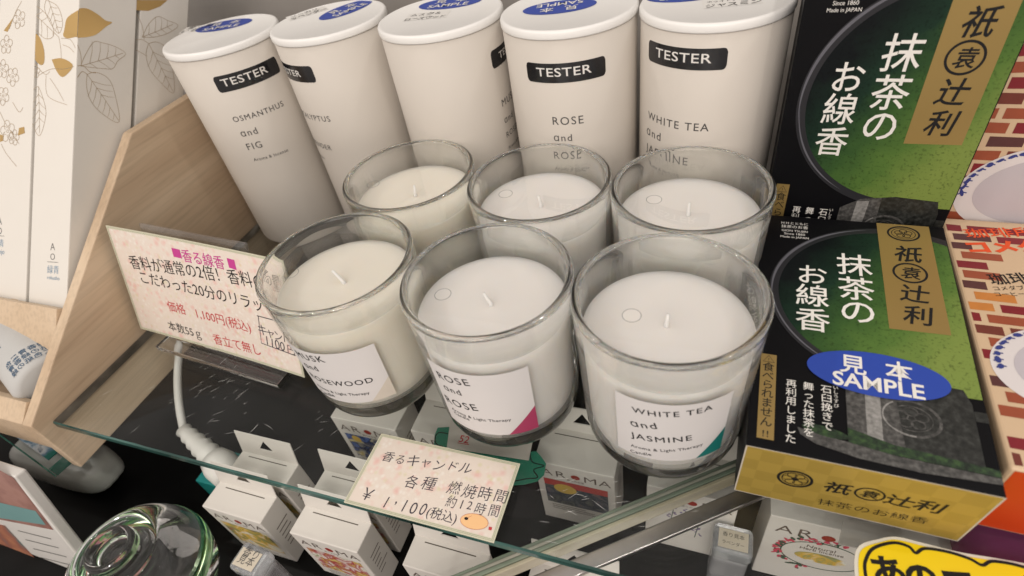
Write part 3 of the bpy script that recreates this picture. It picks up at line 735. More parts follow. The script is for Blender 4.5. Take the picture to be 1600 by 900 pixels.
acr = sheet_glass('acrylic', (.93, .93, .95), .07, .02, haze=.05)
acr2 = glass_mat('acrylic_block', (.96, .96, .98), .02, 1.45)
r2 = thing('card_stand', tuple((BL+BR)/2-np.array([0, 0, .006])), 'clear acrylic easel holding up the wide printed price card', 'card stand')
mb = MB(); MM = np.stack([UU, -nn_, np.array([0, 0, 1.])], 1)
a0 = S1.px((262, 545))[0]; a1 = S1.px((437, 595))[0]
mb.box((.024, -.002, .0003), (.136, .009, .0045), bev=.0008, M=MM, O=BL-np.array([0, 0, .006]))
mb.build('foot', acr2, r2)
mb = MB(); MM2 = np.stack([UU, -np.cross(UU, VV)*-1, VV], 1)
q = S1; w3 = np.cross(UU, VV)
mb.box((.030, -.0050, -.002), (.122, -.0030, .0810), bev=.0004, M=np.stack([UU, w3, VV], 1), O=BL)
mb.build('back_plate', acr, r2)

S2c = Plane((.2169, -.0019, .0012), (1, 0, .001), (0, 1, 0))
r = thing('price_card', (.2569, .018, .0012), 'small handwritten floral price card lying flat at the front edge of the glass shelf', 'price card')
mb = MB(); card(mb, S2c, .0801, .0404)
hand(mb, S2c, '香るキャンドル', (594, 719), (735, 741), 5, seed=3, k=.95, sx=1.1)
hand(mb, S2c, '各種', (628, 758), (678, 768), 5, seed=4, k=.92, sx=1.1); hand(mb, S2c, '燃焼時間', (694, 769), (794, 784), 5, seed=5, k=.88, sx=.98)
hand(mb, S2c, '約12時間', (692, 790), (781, 808), 5, seed=6, k=.88, sx=.98)
hand(mb, S2c, '￥', (560, 780), (580, 784), 5, seed=2, k=1.1); hand(mb, S2c, '1,100', (592, 796), (666, 806), 5, seed=8, k=1.0, sx=.9)
write(mb, S2c, '(税込)', (665, 806), (711, 818), 5)
cc = S2c.px((741, 815)); poly(mb, S2c, ell(cc, .0068, .0036, .05), 7, .00012); ribbon(mb, S2c, ell(cc, .0068, .0036, .05, 40), .0002, 8, .00015, closed=True)
poly(mb, S2c, ell(cc+np.array([-.0042, .0004]), .001, .0007), 6, .00016); ribbon(mb, S2c, [cc+np.array([-.0042, .0004]), S2c.px((737, 806))], .0002, 8, .00016)
polypx(mb, S2c, [(764, 823), (769, 824), (768, 829), (763, 828)], 4, .00012)
mb.build('card', [card_paper, card_edge, card_line, pink, red, pen, ink, mat('orange_print', lin(238, 192, 140), .5), mat('orange_line', lin(190, 110, 80), .5)], r, flip=False)

# ---------------------------------------------------------------- green and black incense boxes
def matcha():
    m = bpy.data.materials.new('matcha_print'); m.use_nodes = True; t = m.node_tree; b = t.nodes['Principled BSDF']; b.inputs['Roughness'].default_value = .4; b.inputs['Specular IOR Level'].default_value = .15
    co = t.nodes.new('ShaderNodeTexCoord'); at_ = t.nodes.new('ShaderNodeAttribute'); at_.attribute_name = 'print'
    sp = t.nodes.new('ShaderNodeSeparateXYZ'); t.links.new(at_.outputs['Vector'], sp.inputs[0])
    r = t.nodes.new('ShaderNodeValToRGB'); e = r.color_ramp.elements
    e[0].position = .22; e[0].color = (.004, .006, .007, 1); e[1].position = 1; e[1].color = (.19, .26, .06, 1)
    q = e.new(.42); q.color = (.010, .030, .018, 1); q = e.new(.60); q.color = (.04, .095, .025, 1); q = e.new(.78); q.color = (.085, .165, .035, 1)
    n0 = t.nodes.new('ShaderNodeTexNoise'); n0.inputs['Scale'].default_value = 120; t.links.new(co.outputs['Object'], n0.inputs['Vector'])
    ad = t.nodes.new('ShaderNodeMath'); ad.operation = 'MULTIPLY_ADD'; ad.inputs[1].default_value = .16; t.links.new(n0.outputs['Fac'], ad.inputs[0]); t.links.new(sp.outputs['X'], ad.inputs[2])
    t.links.new(ad.outputs[0], r.inputs[0])
    v = t.nodes.new('ShaderNodeTexNoise'); v.inputs['Scale'].default_value = 750; v.inputs['Detail'].default_value = 3
    t.links.new(co.outputs['Object'], v.inputs['Vector'])
    mr = t.nodes.new('ShaderNodeMapRange'); mr.inputs['From Min'].default_value = .30; mr.inputs['From Max'].default_value = .46; mr.inputs['To Min'].default_value = .6; t.links.new(v.outputs['Fac'], mr.inputs['Value'])
    x = t.nodes.new('ShaderNodeMix'); x.data_type = 'RGBA'; x.blend_type = 'MULTIPLY'; x.inputs[0].default_value = 1
    t.links.new(r.outputs[0], x.inputs[6]); t.links.new(mr.outputs[0], x.inputs[7]); t.links.new(x.outputs[2], b.inputs['Base Color'])
    return m
matcha_m = matcha()
ring_m = mat('bowl_rim_print', (.018, .018, .022), .35); ring_hi = mat('bowl_rim_light', (.12, .12, .14), .35)
gold_print = mat('gold_print', (.33, .225, .075), .34, metal=.35, var=.12, scale=18)
stone = ramp_mat('stone_print', [(.03, .03, .029), (.065, .063, .06), (.12, .117, .112)], 600, .4, detail=3)
stone_d = ramp_mat('stone_dark_print', [(.006, .007, .006), (.018, .019, .017), (.04, .042, .039)], 500, .4, detail=3)
stone_l = ramp_mat('stone_light_print', [(.16, .157, .15), (.24, .235, .225), (.32, .31, .30)], 600, .4, detail=3)
moss = ramp_mat('moss_print', [(.004, .010, .005), (.015, .035, .014), (.04, .085, .025)], 500, .4, detail=3)
def checker_gold():
    m = bpy.data.materials.new('gold_check'); m.use_nodes = True; t = m.node_tree; b = t.nodes['Principled BSDF']; b.inputs['Roughness'].default_value = .38; b.inputs['Metallic'].default_value = .2
    co = t.nodes.new('ShaderNodeTexCoord'); c = t.nodes.new('ShaderNodeTexChecker'); c.inputs['Scale'].default_value = 118
    mp = t.nodes.new('ShaderNodeMapping'); mp.inputs['Location'].default_value = (.0021, .0021, .0021)
    c.inputs[1].default_value = (.46, .32, .065, 1); c.inputs[2].default_value = (.41, .285, .055, 1)
    t.links.new(co.outputs['Object'], mp.inputs[0]); t.links.new(mp.outputs[0], c.inputs['Vector']); t.links.new(c.outputs[0], b.inputs['Base Color']); return m
gold_check = checker_gold()
GM = [black_card, matcha_m, ring_m, ring_hi, gold_print, white_print, ink, stone, stone_d, stone_l, moss, gold_check, sticker_blue, mat('card_core', (.55, .5, .42), .6)]
GW, GHH, GD = .085, .1434, .043
def incense_box(O, u, v, label, sticker, tall=1.0):
    S = TallPlane(O, u, v, tall)
    r = thing('incense_box', tuple(O), label, 'box', 'black and green incense boxes with gold strips')
    mb = MB(); MMx = np.stack([S.u, -S.n, S.v], 1)
    mb.box((0, 0, 0), (GW, GD, GHH*tall), 0, bev=.0005, M=MMx, O=S.o)
    W_, H_ = GW-.0006, GHH-.0006; c = (.060, .0885); a, b = .0545, .0500
    t1 = math.radians(30)
    def lay(P, mi, h): 
        P = clip(P, .0006, W_, .0006, H_)
        if len(P) > 2: poly(mb, S, P, mi, h)
    lay(ell(c, a, b, 0, 90), 2, .00006)
    # rim highlight: arc bands upper left
    for t0_, t1_, w_, off in ((1.75, 3.35, .0014, .0012), (3.2, 4.2, .0008, .0016)):
        P = [(c[0]+(a-off)*math.cos(t), c[1]+(b-off)*math.sin(t)) for t in np.linspace(t0_, t1_, 40)]
        ws = [w_*math.sin(math.pi*(i+.5)/40) for i in range(40)]
        P2 = [(p, w) for p, w in zip(P, ws) if .0006 < p[0] < W_ and p[1] < H_]
        ribbon(mb, S, [p for p, _ in P2], [w for _, w in P2], 3, .00010)
    # matcha inside: fine grid so that the printed gradient varies over the face
    N = 44; ai, bi = a-.0042, b-.0038
    vs = []; fs = []; idx = {}
    for i in range(N):
        for j in range(N):
            quad = []
            u0, u1 = c[0]-ai+2*ai*i/N, c[0]-ai+2*ai*(i+1)/N; v0, v1 = c[1]-bi+2*bi*j/N, c[1]-bi+2*bi*(j+1)/N
            cell = clip(ell(c, ai, bi, 0, 120), u0, u1, v0, v1) if True else None
            cell = clip(cell, .0006, W_, .0006, H_) if len(cell) > 2 else []
            if len(cell) > 2: poly(mb, S, cell, 1, .00012)
    # strip of green running on below the bowl at the right
    lay([(.060, .040), (.0848, .040), (.0848, .062), (.060, .05)], 1, .00011)
    # gold strip, seal, name
    poly(mb, S, [(.0552, .0711), (.0783, .0716), (.0783, H_), (.0552, H_)], 4, .0002)
    ribbon(mb, S, ell((.0666, .1358), .0068, .0052, 0, 40), .0009, 6, .0003, closed=True); ribbon(mb, S, ell((.0666, .1358), .0052, .0040, 0, 40), .0003, 6, .0003, closed=True)
    for k in range(5): ribbon(mb, S, ell((.0666+.0022*math.cos(k*1.257+.3), .1358+.0018*math.sin(k*1.257+.3)), .0017, .0014, 0, 14), .00035, 6, .0003, closed=True)
    for ch, vv in zip('祇袁辻利', (.1209, .1077, .0943, .0810)): char(mb, S, ch, (.0667, vv), .0120 if ch != '袁' else .0085, 6, .0003, random.uniform(-.06, .0), .014, .15)
    ribbon(mb, S, ell((.0667, .1077), .0068, .0063, 0, 36), .0010, 6, .00031, closed=True)
    for ch, vv in zip('抹茶の', (.1097, .0935, .0790)): char(mb, S, ch, (.0433, vv), .0160, 5, .0003, 0, .006)
    for ch, vv in zip('お線香', (.0998, .0858, .0706)): char(mb, S, ch, (.0245, vv), .0150 if ch != 'お' else .0145, 5, .0003, 0, .006)
    for s_, vv, L in (('GION TSUJIRI', .1305, .0125), ('Since 1860', .1280, .010), ('Made in JAPAN', .1255, .0135)):
        glyphs(mb, S, s_, (.0165-L/2, vv), (.0165+L/2, vv), 5, .0002)
    for k, s_ in enumerate(('ＨＨとともに', '抹茶のお香')): glyphs(mb, S, s_, (.010, .1365-k*.0030), (.023, .1365-k*.0030), 5, .0002)
    # stone mill
    poly(mb, S, [(.0362, .008), (.0848, .008), (.0848, .030), (.0362, .030)], 0, .00013)
    lay([(.0165, .040), (.036, .040), (.036, .008), (.0165, .008)], 0, .00013)
    poly(mb, S, [(.0365, .0365), (.0365, .0115), (.045, .0095), (.058, .0085), (.070, .0085), (.0805, .010), (.0805, .037), (.0785, .0435), (.060, .0445), (.045, .042)], 8, .00016)
    poly(mb, S, [(.0365, .0365), (.0365, .0115), (.043, .0098), (.056, .0086), (.054, .0435), (.045, .042)], 7, .00018)
    poly(mb, S, [(.0435, .0405), (.0432, .0120), (.0485, .0115), (.0490, .0412)], 9, .0002)
    low = [(.0190+.066*t/20, .0100-.0062*math.sin(math.pi*min(1, (t/20)*.62+.06))**.8) for t in range(21)]
    poly(mb, S, [(.0185, .0125), (.030, .0105), (.0365, .0100), (.052, .0080), (.0848, .0070), (.0848, .0045), (.060, .0030), (.040, .0038), (.025, .0065), (.0195, .0095)], 7, .00022)
    poly(mb, S, [(.0365, .0165), (.0365, .0100), (.050, .0082), (.0848, .0072), (.0848, .0100), (.070, .0112), (.052, .0125)], 10, .00024)
    poly(mb, S, ell((.0285, .0128), .0085, .0022, -.12, 24), 10, .00023)
    ribbon(mb, S, ell((.0590, .0258), .0098, .0080, 0, 48), .0011, 7, .00026, closed=True); ribbon(mb, S, ell((.0590, .0258), .0098, .0080, 0, 24, 2.2, 4.8, True), .0006, 9, .0003)
    ribbon(mb, S, ell((.0590, .0258), .0072, .0057, 0, 40), .0004, 7, .00026, closed=True)
    for k in range(5): ribbon(mb, S, ell((.0590+.0036*math.cos(k*1.257+.3), .0258+.0030*math.sin(k*1.257+.3)), .0024, .0019, 0, 16), .0005, 7, .00028, closed=True)
    poly(mb, S, [(.0806, .034), (.0848, .034), (.0848, .0295), (.0806, .0295)], 8, .0002)
    # white columns and yellow caution strip
    for s_, uu, v0 in (('石臼挽きで', .0293, .0330), ('舞った抹茶を', .0226, .0330), ('再利用しました', .0160, .0330)):
        for k, ch in enumerate(s_): char(mb, S, ch, (uu, v0-.0044*k), .0044, 5, .0003, 0, .003)
    for k, ch in enumerate('いしうすび'): char(mb, S, ch, (.0328, .0345-.0022*k), .0021, 5, .0003)
    poly(mb, S, [(.0036, .0042), (.0100, .0042), (.0100, .0468), (.0036, .0468)], 4, .0002)
    ribbon(mb, S, [(.0045, .0425), (.0091, .0425), (.0068, .0460)], .00035, 6, .0003, closed=True); char(mb, S, '!', (.0068, .0437), .0026, 6, .0003)
    for k, ch in enumerate('食べられません'): char(mb, S, ch, (.0068, .0398-.0046*k), .0050, 6, .0003, 0, .004)
    char(mb, S, '!', (.0060, .0066), .0040, 6, .0003, 0, .01); char(mb, S, '!', (.0076, .0066), .0040, 6, .0003, 0, .01)
    if sticker:
        cs = (.0482, .0443); rt = -.02
        poly(mb, S, ell(cs, .0262, .0112, rt, 60), 12, .0006)
        char(mb, S, '見', (cs[0]-.0085, cs[1]+.0035), .0105, 5, .0007, rt, .014); char(mb, S, '本', (cs[0]+.0085, cs[1]+.0035), .0105, 5, .0007, rt, .014)
        glyphs(mb, S, 'SAMPLE', (cs[0]-.0165, cs[1]-.0082), (cs[0]+.0165, cs[1]-.0088), 5, .0007, bold=.02)
    # gold end
    E_ = Plane(S.o-S.n*GD, S.u, S.n)
    poly(mb, E_, [(.0006, .0006), (GW-.0006, .0006), (GW-.0006, GD-.0006), (.0006, GD-.0006)], 11, .00008)
    for a_, b_ in (((.0002, GD-.0003), (GW-.0002, GD-.0003)), ((.0003, .0002), (.0003, GD)), ((GW-.0003, .0002), (GW-.0003, GD)), ((.0002, .0003), (GW-.0002, .0003))): ribbon(mb, E_, [a_, b_], .0006, 13, .0001)
    if sticker:
        ec = E_.px((1242, 748)); ribbon(mb, E_, ell(ec, .0062, .0066, 0, 48), .0011, 6, .0002, closed=True); ribbon(mb, E_, ell(ec, .0049, .0053, 0, 40), .0003, 6, .0002, closed=True)
        for k in range(6): ribbon(mb, E_, ell((ec[0]+.0029*math.cos(k*1.047), ec[1]+.0031*math.sin(k*1.047)), .0018, .0019, 0, 16), .0003, 6, .0002, closed=True)
        poly(mb, E_, ell(ec, .0011, .0011, 0, 14), 6, .0002)
        for ch, p in zip('祇袁辻利', ((1308, 762), (1359, 772), (1405, 782), (1452, 791))): char(mb, E_, ch, E_.px(p), .0100 if ch != '袁' else .0066, 6, .0002, 0, .014, .1, 1.0)
        ribbon(mb, E_, ell(E_.px((1359, 772)), .0050, .0050, 0, 32), .0008, 6, .0002, closed=True)
        write(mb, E_, '抹茶のお線香', (1277, 786), (1448, 818), 6, h=.0002, bold=-.01, sy=.95)
    o = mb.build('carton', GM, r, flip=False)
    at_ = o.data.attributes.new('print', 'FLOAT_VECTOR', 'POINT')
    l0 = np.array(r.location); arr = np.zeros((len(o.data.vertices), 3))
    for i, vtx in enumerate(o.data.vertices):
        X = np.array(vtx.co)+l0-S.o; uu, vv = X@S.u, X@S.v/tall
        arr[i, 0] = .50+ (uu-.045)*9.0 - (vv-.085)*6.0
    at_.data.foreach_set('vector', arr.ravel())
    return S
G0 = np.array([.3966, .0455, .0447]); GU = np.array([.4814-.3964, .0432-.0454, 0]); GV = np.array([.4000-.3964, .1883-.0454, .0559-.0443])
# rest its lower edge on the shelf
S_ = Plane(G0, GU, GV); low = (S_.o-S_.n*GD)[2]; G0[2] -= low-.0006
SG = incense_box(G0, GU, GV, 'black and green incense box lying flat with blue sample sticker and gold end', True)
incense_box(np.array([.4021, .1960, .0176]), (math.cos(.0652), -math.sin(.0652), 0), np.array([0, .032, 1]), 'black and green incense box standing upright behind the one lying on its back', False, 1.111)
mb = MB(); mb.box((.404, .1995, .0002), (.484, .236, .0170), bev=.001)
tag(mb.build('riser_block', black_card), 'black block under the upright black and green incense box', 'riser')

# ---------------------------------------------------------------- brick patterned boxes
tan = mat('tan_print', (.62, .45, .29), .4, var=.04)
BR_ = [mat('brick_%d' % i, c, .42, var=.15, scale=200) for i, c in enumerate([lin(125, 30, 40), lin(150, 75, 50), lin(85, 48, 48), lin(195, 125, 60), lin(110, 52, 42)])]
orange = mat('orange_card', lin(195, 62, 15), .4)
cupm = mat('cup_print', lin(218, 212, 212), .4); cup2 = mat('cup_shade_print', lin(190, 184, 190), .4); cobalt = mat('cobalt_print', lin(50, 62, 130), .4)
orr = mat('orange_text', lin(225, 80, 30), .45)
BM = [tan, *BR_, orange, cupm, cup2, cobalt, orr, ink]
BW, BH, BD = .088, .150, .040
def brick_box(O, u, v, label, full, D_):
    S = Plane(O, u, v); r = thing('coffee_box', tuple(O), label, 'box', 'boxes with a brick wall print')
    mb = MB(); MMx = np.stack([S.u, -S.n, S.v], 1); mb.box((0, 0, 0), (BW, D_, BH), 0, bev=.0016, seg=3, M=MMx, O=S.o)
    rnd = random.Random(5 if full else 9); rh = .0072
    nrow = int(BH/rh)
    for k in range(nrow):
        v0 = .0016+k*rh; v1 = v0+rh*.72
        x = -.012+(k % 2)*.008+rnd.uniform(-.002, .002)
        vc = (v0+v1)/2
        while x < BW:
            L = rnd.uniform(.0125, .0165); a, b = max(x, .0015), min(x+L, BW-.0015)
            skip = (full and a > .008 and b > .019 and .087 < vc < .1335) or (rnd.random() < .04)
            if b-a > .002 and not skip: poly(mb, S, [(a, v0), (b, v0+rnd.uniform(-.0003, .0003)), (b, v1), (a, v1+rnd.uniform(-.0003, .0003))], 1+rnd.choices(range(5), (4, 4, 3, 1.4, 2))[0], .0001)
            if x < .002:   # the bricks wrap round the edge
                L_ = Plane(S.o, -S.n, S.v); poly(mb, L_, [(.0018, v0), (.012, v0), (.012, v1), (.0018, v1)], 1+rnd.randrange(5), -.0001*-1 if False else .0001)
            x += L+.0026
    # cup
    cu = S.px((1545, 562))+np.array([.034, .0]) if full else S.px((1494, 292))+np.array([.034, .0])
    print('cup', cu)
    poly(mb, S, clip(ell(cu, .034, .025, .15, 60), .0015, BW-.0015, .001, BH), 7, .0002)
    poly(mb, S, clip(ell((cu[0]+.002, cu[1]), .028, .019, .15, 60), .0015, BW-.0015, .001, BH), 8, .0003)
    poly(mb, S, ell((cu[0]+.012, cu[1]+.006), .018, .0165, 0, 50), 7, .0004)
    for k in range(9):
        t = 2.0+k*.16; p = (cu[0]+.031*math.cos(t), cu[1]+.0222*math.sin(t))
        poly(mb, S, ell(p, rnd.uniform(.0012, .0024), rnd.uniform(.0006, .0012), t+1.4+rnd.uniform(-.5, .5), 10), 9, .0005)
        ribbon(mb, S, [(p[0]-.0015, p[1]-.001), (p[0], p[1]+.0005), (p[0]+.002, p[1]+.0002)], .0006, 9, .00052)
    if full:
        glyphs(mb, S, '珈琲所', S.px((1511, 371)), S.px((1625, 368)), 10, .0002, bold=.01, sy=.75)
        glyphs(mb, S, 'コメダ', S.px((1516, 394)), S.px((1640, 392)), 10, .0002, bold=.05, sy=.85)
        glyphs(mb, S, '珈琲', S.px((1550, 444)), S.px((1612, 442)), 11, .0002, bold=.01)
        glyphs(mb, S, 'コメダブレンド', S.px((1554, 454)), S.px((1640, 452)), 11, .0002); glyphs(mb, S, 'コーヒーの香り', S.px((1556, 463)), S.px((1640, 462)), 11, .0002)
    E_ = Plane(S.o-S.n*D_, S.u, S.n); poly(mb, E_, [(.0016, .0016), (BW-.0016, .0016), (BW-.0016, D_-.0012), (.0016, D_-.0012)], 6, .0001)
    mb.build('carton', BM, r, flip=False)
brick_box(np.array([.4842, .0540, .0462]), (1, -.03, 0), (.050, 1, .02), 'brick print coffee box lying flat with orange end, beside the box with blue sticker', True, .0445)
brick_box(np.array([.4905, .2065, .0010]), (1, -.03, 0), (0, .012, 1), 'brick print coffee box standing upright behind the flat one, white cup printed low', False, .036)

# ---------------------------------------------------------------- clear rail under the shelf
A_ = atz((770, 899), -.016); B_ = atz((1152, 741), -.016); du = B_-A_; L = np.linalg.norm(du); du /= L; pv = np.array([-du[1], du[0], 0])
r = thing('support_rail', tuple((A_+B_)/2), 'slanting clear acrylic rail with chrome strip under the glass shelf', 'rail')
MM = np.stack([du, pv, np.array([0, 0, 1.])], 1)
mb = MB(); 
for y0_, y1_, z1_, mi_ in ((0, .0019, -.0008, 0), (.0020, .0040, 0, 1), (.0041, .0058, -.0002, 2), (.0059, .0078, -.0010, 1)): mb.box((-.05, y0_, -.0100), (L+.06, y1_, z1_), mi_, bev=.0005, M=MM, O=A_)
mb.build('acrylic_bar', [ramp_mat('bar_beige', [lin(120, 112, 92), lin(168, 160, 138), lin(205, 198, 180)], 30, .15, stretch=(.3, .3, 1), contrast=(.3, .75)), ramp_mat('bar_green', [lin(70, 82, 70), lin(120, 130, 114), lin(160, 165, 148)], 26, .12, stretch=(.3, .3, 1), contrast=(.3, .75)), ramp_mat('bar_grey', [lin(90, 92, 84), lin(160, 158, 145), lin(215, 212, 200)], 34, .12, stretch=(.3, .3, 1), contrast=(.3, .75))], r)
mb = MB(); mb.box((-.05, -.0095, -.017), (L+.06, -.0015, -.014), bev=.0005, M=MM, O=A_)
mb.build('chrome_strip', mat('brushed_chrome', (.55, .51, .50), .3, metal=1, var=.4, scale=45), r)

# ---------------------------------------------------------------- small cartons on the lower shelf
def pic(name, stops, scale=90): return ramp_mat(name, [lin(*c) for c in stops], scale, .4, detail=6, dist=1.2, contrast=(.28, .72))
PICS = {
 'fall': pic('print_meadow', [(150, 160, 165), (225, 225, 215), (215, 175, 70), (130, 150, 110), (190, 90, 60)]),
 'rose': pic('print_flowers', [(60, 70, 140), (215, 200, 120), (165, 50, 60), (230, 225, 215), (120, 130, 60)]),
 'purple': pic('print_lilac', [(225, 222, 218), (120, 105, 170), (215, 215, 225), (225, 190, 90), (90, 120, 130)]),
 'moon': pic('print_night', [(50, 70, 130), (90, 115, 175), (30, 42, 85), (190, 185, 170), (215, 190, 90)]),
 'sunset': pic('print_sunset', [(150, 110, 95), (95, 100, 110), (55, 62, 75), (110, 112, 108), (50, 55, 65)]),
 'teal': pic('print_green', [(225, 200, 90), (220, 218, 205), (60, 140, 120), (225, 222, 212)])}
carton = mat('carton_white', (.66, .63, .585), .55, var=.025, bump=.06)
dark_print = mat('brown_print', (.12, .09, .075), .5); red_dot = mat('red_dot', lin(150, 45, 35), .5); hole_m = mat('hole_shade', (.09, .075, .06), .8)
rose_m = mat('rose_print', lin(200, 70, 95), .5); leaf_m = mat('leaf_print', lin(60, 85, 70), .5); lav_m = mat('lavender_print', lin(122, 108, 140), .5)
def aroma_box(x0, y0, zt, w, d, key, label, tab=True, h=None, deco=None):
    """carton with its front at y0, left at x0, top at zt, standing on the lower shelf"""
    z0 = -.1148; r = thing('aroma_box', (x0+w/2, y0+d/2, z0), label, 'box', 'white aroma cartons on the lower shelf')
    mb = MB(); mb.box((x0, y0, z0), (x0+w, y0+d, zt), 0, bev=.0006)
    S = Plane((x0, y0, z0), (1, 0, 0), (0, 0, 1)); H = zt-z0
    k = w/.047
    for ch, cx in (('A', .15), ('R', .33), ('M', .70), ('A', .88)): char(mb, S, ch, (w*cx, H-.0095*k), .0092*k, 1, .0001, 0, -.004, 0, 1.2)
    poly(mb, S, ell((w*.515, H-.0095*k), .0027*k, .0024*k, 0, 20), 2, .0001)
    glyphs(mb, S, '香りのお茶', (w*.40, H-.0150*k), (w*.62, H-.0150*k), 1, .0001)
    if deco is None:
        poly(mb, S, [(w*.09, H-.047), (w*.91, H-.047), (w*.91, H-.0175), (w*.09, H-.0175)], 3, .0001)
        if key == 'sunset':
            poly(mb, S, [(w*.09, H-.0245), (w*.91, H-.0245), (w*.91, H-.0175), (w*.09, H-.0175)], 8, .00013); poly(mb, S, ell((w*.36, H-.0265), w*.15, .0055, 0, 24), 9, .00016)
        if key == 'moon': poly(mb, S, ell((w*.25, H-.0225), w*.07, .0040, .5, 20), 9, .00016)
        if key == 'teal': poly(mb, S, ell((w*.30, H-.030), w*.14, .0090, .3, 20), 9, .00016)
        for i in range(3): ribbon(mb, S, [(w*.14, H-.0495-i*.0024), (w*(.6+.12*i), H-.0495-i*.0024)], .0006, 1, .0001)
    elif deco == 'rose':
        rr = random.Random(4)
        ribbon(mb, S, ell((w*.53, H-.033), .0165*k, .0125*k, 0, 40), .0007, 5, .00012, closed=True)
        poly(mb, S, ell((w*.53, H-.0355), .0105*k, .0045*k, 0, 30), 3, .00012)
        glyphs(mb, S, 'Natural', (w*.38, H-.0255), (w*.62, H-.0255), 1, .00014); glyphs(mb, S, 'Herb Incense', (w*.33, H-.0285), (w*.70, H-.0285), 1, .00014)
        for i in range(26):
            t = 1.2+i*.13; p = (w*.53+.0185*k*math.cos(t)+rr.gauss(0, .0010), H-.033+.0145*k*math.sin(t)+rr.gauss(0, .0010))
            for j in range(3): poly(mb, S, ell((p[0]+rr.gauss(0, .0009), p[1]+rr.gauss(0, .0009)), rr.uniform(.0009, .0019), rr.uniform(.0006, .0012), rr.uniform(0, 3), 9), rr.choice((4, 4, 5)), .00015+j*.00005+i*.000002)
    else:
        rr = random.Random(8)
        for sx_ in (.28, .42, .60):
            ribbon(mb, S, [(w*sx_, H-.050), (w*(sx_+.04), H-.020)], .0005, 5, .0001)
            for i in range(18):
                t = i/18; poly(mb, S, ell((w*(sx_+.04*t)+rr.gauss(0, .0014), H-.046+.030*t), rr.uniform(.0006, .0013), rr.uniform(.0005, .0009), rr.uniform(0, 3), 8), 6, .00012+i*.000004)
    # side printing
    R_s = Plane((x0+w, y0, z0), (0, 1, 0), (0, 0, 1))
    for i in range(6): ribbon(mb, R_s, [(d*.25, H-.018-i*.0042), (d*random.uniform(.55, .85), H-.018-i*.0042)], .0009, 1, .0001)
    ribbon(mb, Plane((x0, y0, zt), (1, 0, 0), (0, 1, 0)), [(w*.16, d*.80), (w*.84, d*.80)], .0006, 7, .00008)
    mb.build('carton', [carton, dark_print, red_dot, PICS.get(key, PICS['fall']), rose_m, leaf_m, lav_m, hole_m, mat('sunset_red_print', lin(185, 75, 70), .45, var=.15, scale=150), mat('sun_yellow_print', lin(215, 180, 85), .45, var=.12, scale=150)], r)
    if tab:
        mb = MB(); y = y0+d-.0012; hh = .0185; t_ = .0006; lean = .004
        P = [(x0, y, zt-.0005), (x0+w, y, zt-.0005), (x0+w-.0004, y+lean, zt+hh), (x0+.0004, y+lean, zt+hh)]
        T_ = [(x0+w*.5-.006, y+lean*.35, zt+hh*.35), (x0+w*.5+.006, y+lean*.35, zt+hh*.35), (x0+w*.5, y+lean*.80, zt+hh*.80)]
        fs = [[0, 1, 5, 4], [1, 2, 6, 5], [2, 3, 6], [3, 0, 4, 6]]
        V = [np.array(p) for p in P+T_]; V2 = [p+np.array([0, t_, .0001]) for p in V]
        mb.add(V, fs, 0); mb.add(V2, [f[::-1] for f in fs], 0)
        for loop in ([0, 1, 2, 3], [4, 6, 5]):
            for i in range(len(loop)): a, b = loop[i], loop[(i+1) % len(loop)]; mb.add([V[a], V[b], V2[b], V2[a]], [[0, 1, 2, 3]], 0)
        mb.build('hang_tab', carton, r)
CW = .0465
aroma_box(.0885, -.0060, -.0575, CW, .0185, 'fall', 'white aroma carton with pale meadow picture, front row, furthest left')
aroma_box(.1568, -.0060, -.0575, CW+.001, .0185, 'rose', 'white aroma carton with red flower picture, front row under the shelf edge', tab=True)
aroma_box(.2330, -.0050, -.0575, CW, .0185, 'purple', 'white aroma carton with lilac picture below the handwritten price card')
aroma_box(.3030, -.0020, -.0575, CW, .0185, 'fall', 'white aroma carton with open tab under the clear slanting rail')
aroma_box(.0895, .0170, -.0570, CW, .0185, 'fall', 'white aroma carton standing right behind the meadow carton, only its tab and top in view')
aroma_box(.1560, .0180, -.0570, CW, .0185, 'rose', 'white aroma carton behind the red flower carton, left of the handwritten card')
aroma_box(.1460, .0665, -.0450, .050, .026, 'moon', 'white aroma carton with blue night picture below the MUSK candle')
aroma_box(.2060, .0690, -.0450, .048, .026, 'teal', 'white aroma carton under the ROSE candle behind the green tag')
aroma_box(.2900, .0665, -.0450, .048, .026, 'sunset', 'white aroma carton with red sunset picture between the ROSE and WHITE TEA candles')
aroma_box(.3560, .0665, -.0450, .048, .026, None, 'white aroma carton with lavender stems behind the clear rail', deco='lavender')
aroma_box(.4190, .0640, -.0440, .056, .024, None, 'white aroma carton with pink rose wreath below the gold box end', tab=False, deco='rose')
aroma_box(.4850, .0640, -.0500, .050, .024, 'fall', 'plain white aroma carton at the lower right behind the yellow sign', tab=False)

# teal animal-shaped tag with a small white price slip
r = thing('price_tag', tuple(atz((760, 715), -.030)), 'dark green animal shaped tag holding a pale price slip under the shelf', 'price tag')
ZP = Plane((0, 0, -.030), (1, 0, 0), (0, 1, 0)); mb = MB()
tp = [(684, 668), (702, 667), (790, 680), (828, 706), (838, 705), (846, 714), (853, 724), (850, 741), (839, 751), (818, 756), (800, 757), (740, 735), (690, 700), (678, 695), (679, 680)]
uv = [ZP.px(p) for p in tp]; mb.prism([tuple(p) for p in uv], -.031, -.030, axis=2)
ribbon(mb, ZP, [ZP.px(p) for p in smooth([(700, 678), (686, 676), (680, 684), (682, 694), (692, 698)])], .0007, 1, .0001)
ribbon(mb, ZP, [ZP.px(p) for p in smooth([(828, 708), (832, 722), (850, 728), (834, 734), (840, 746), (824, 748), (804, 752)])], .0007, 1, .0001)
mb.build('tag_board', [mat('tag_green', lin(40, 125, 100), .5), ink], r)
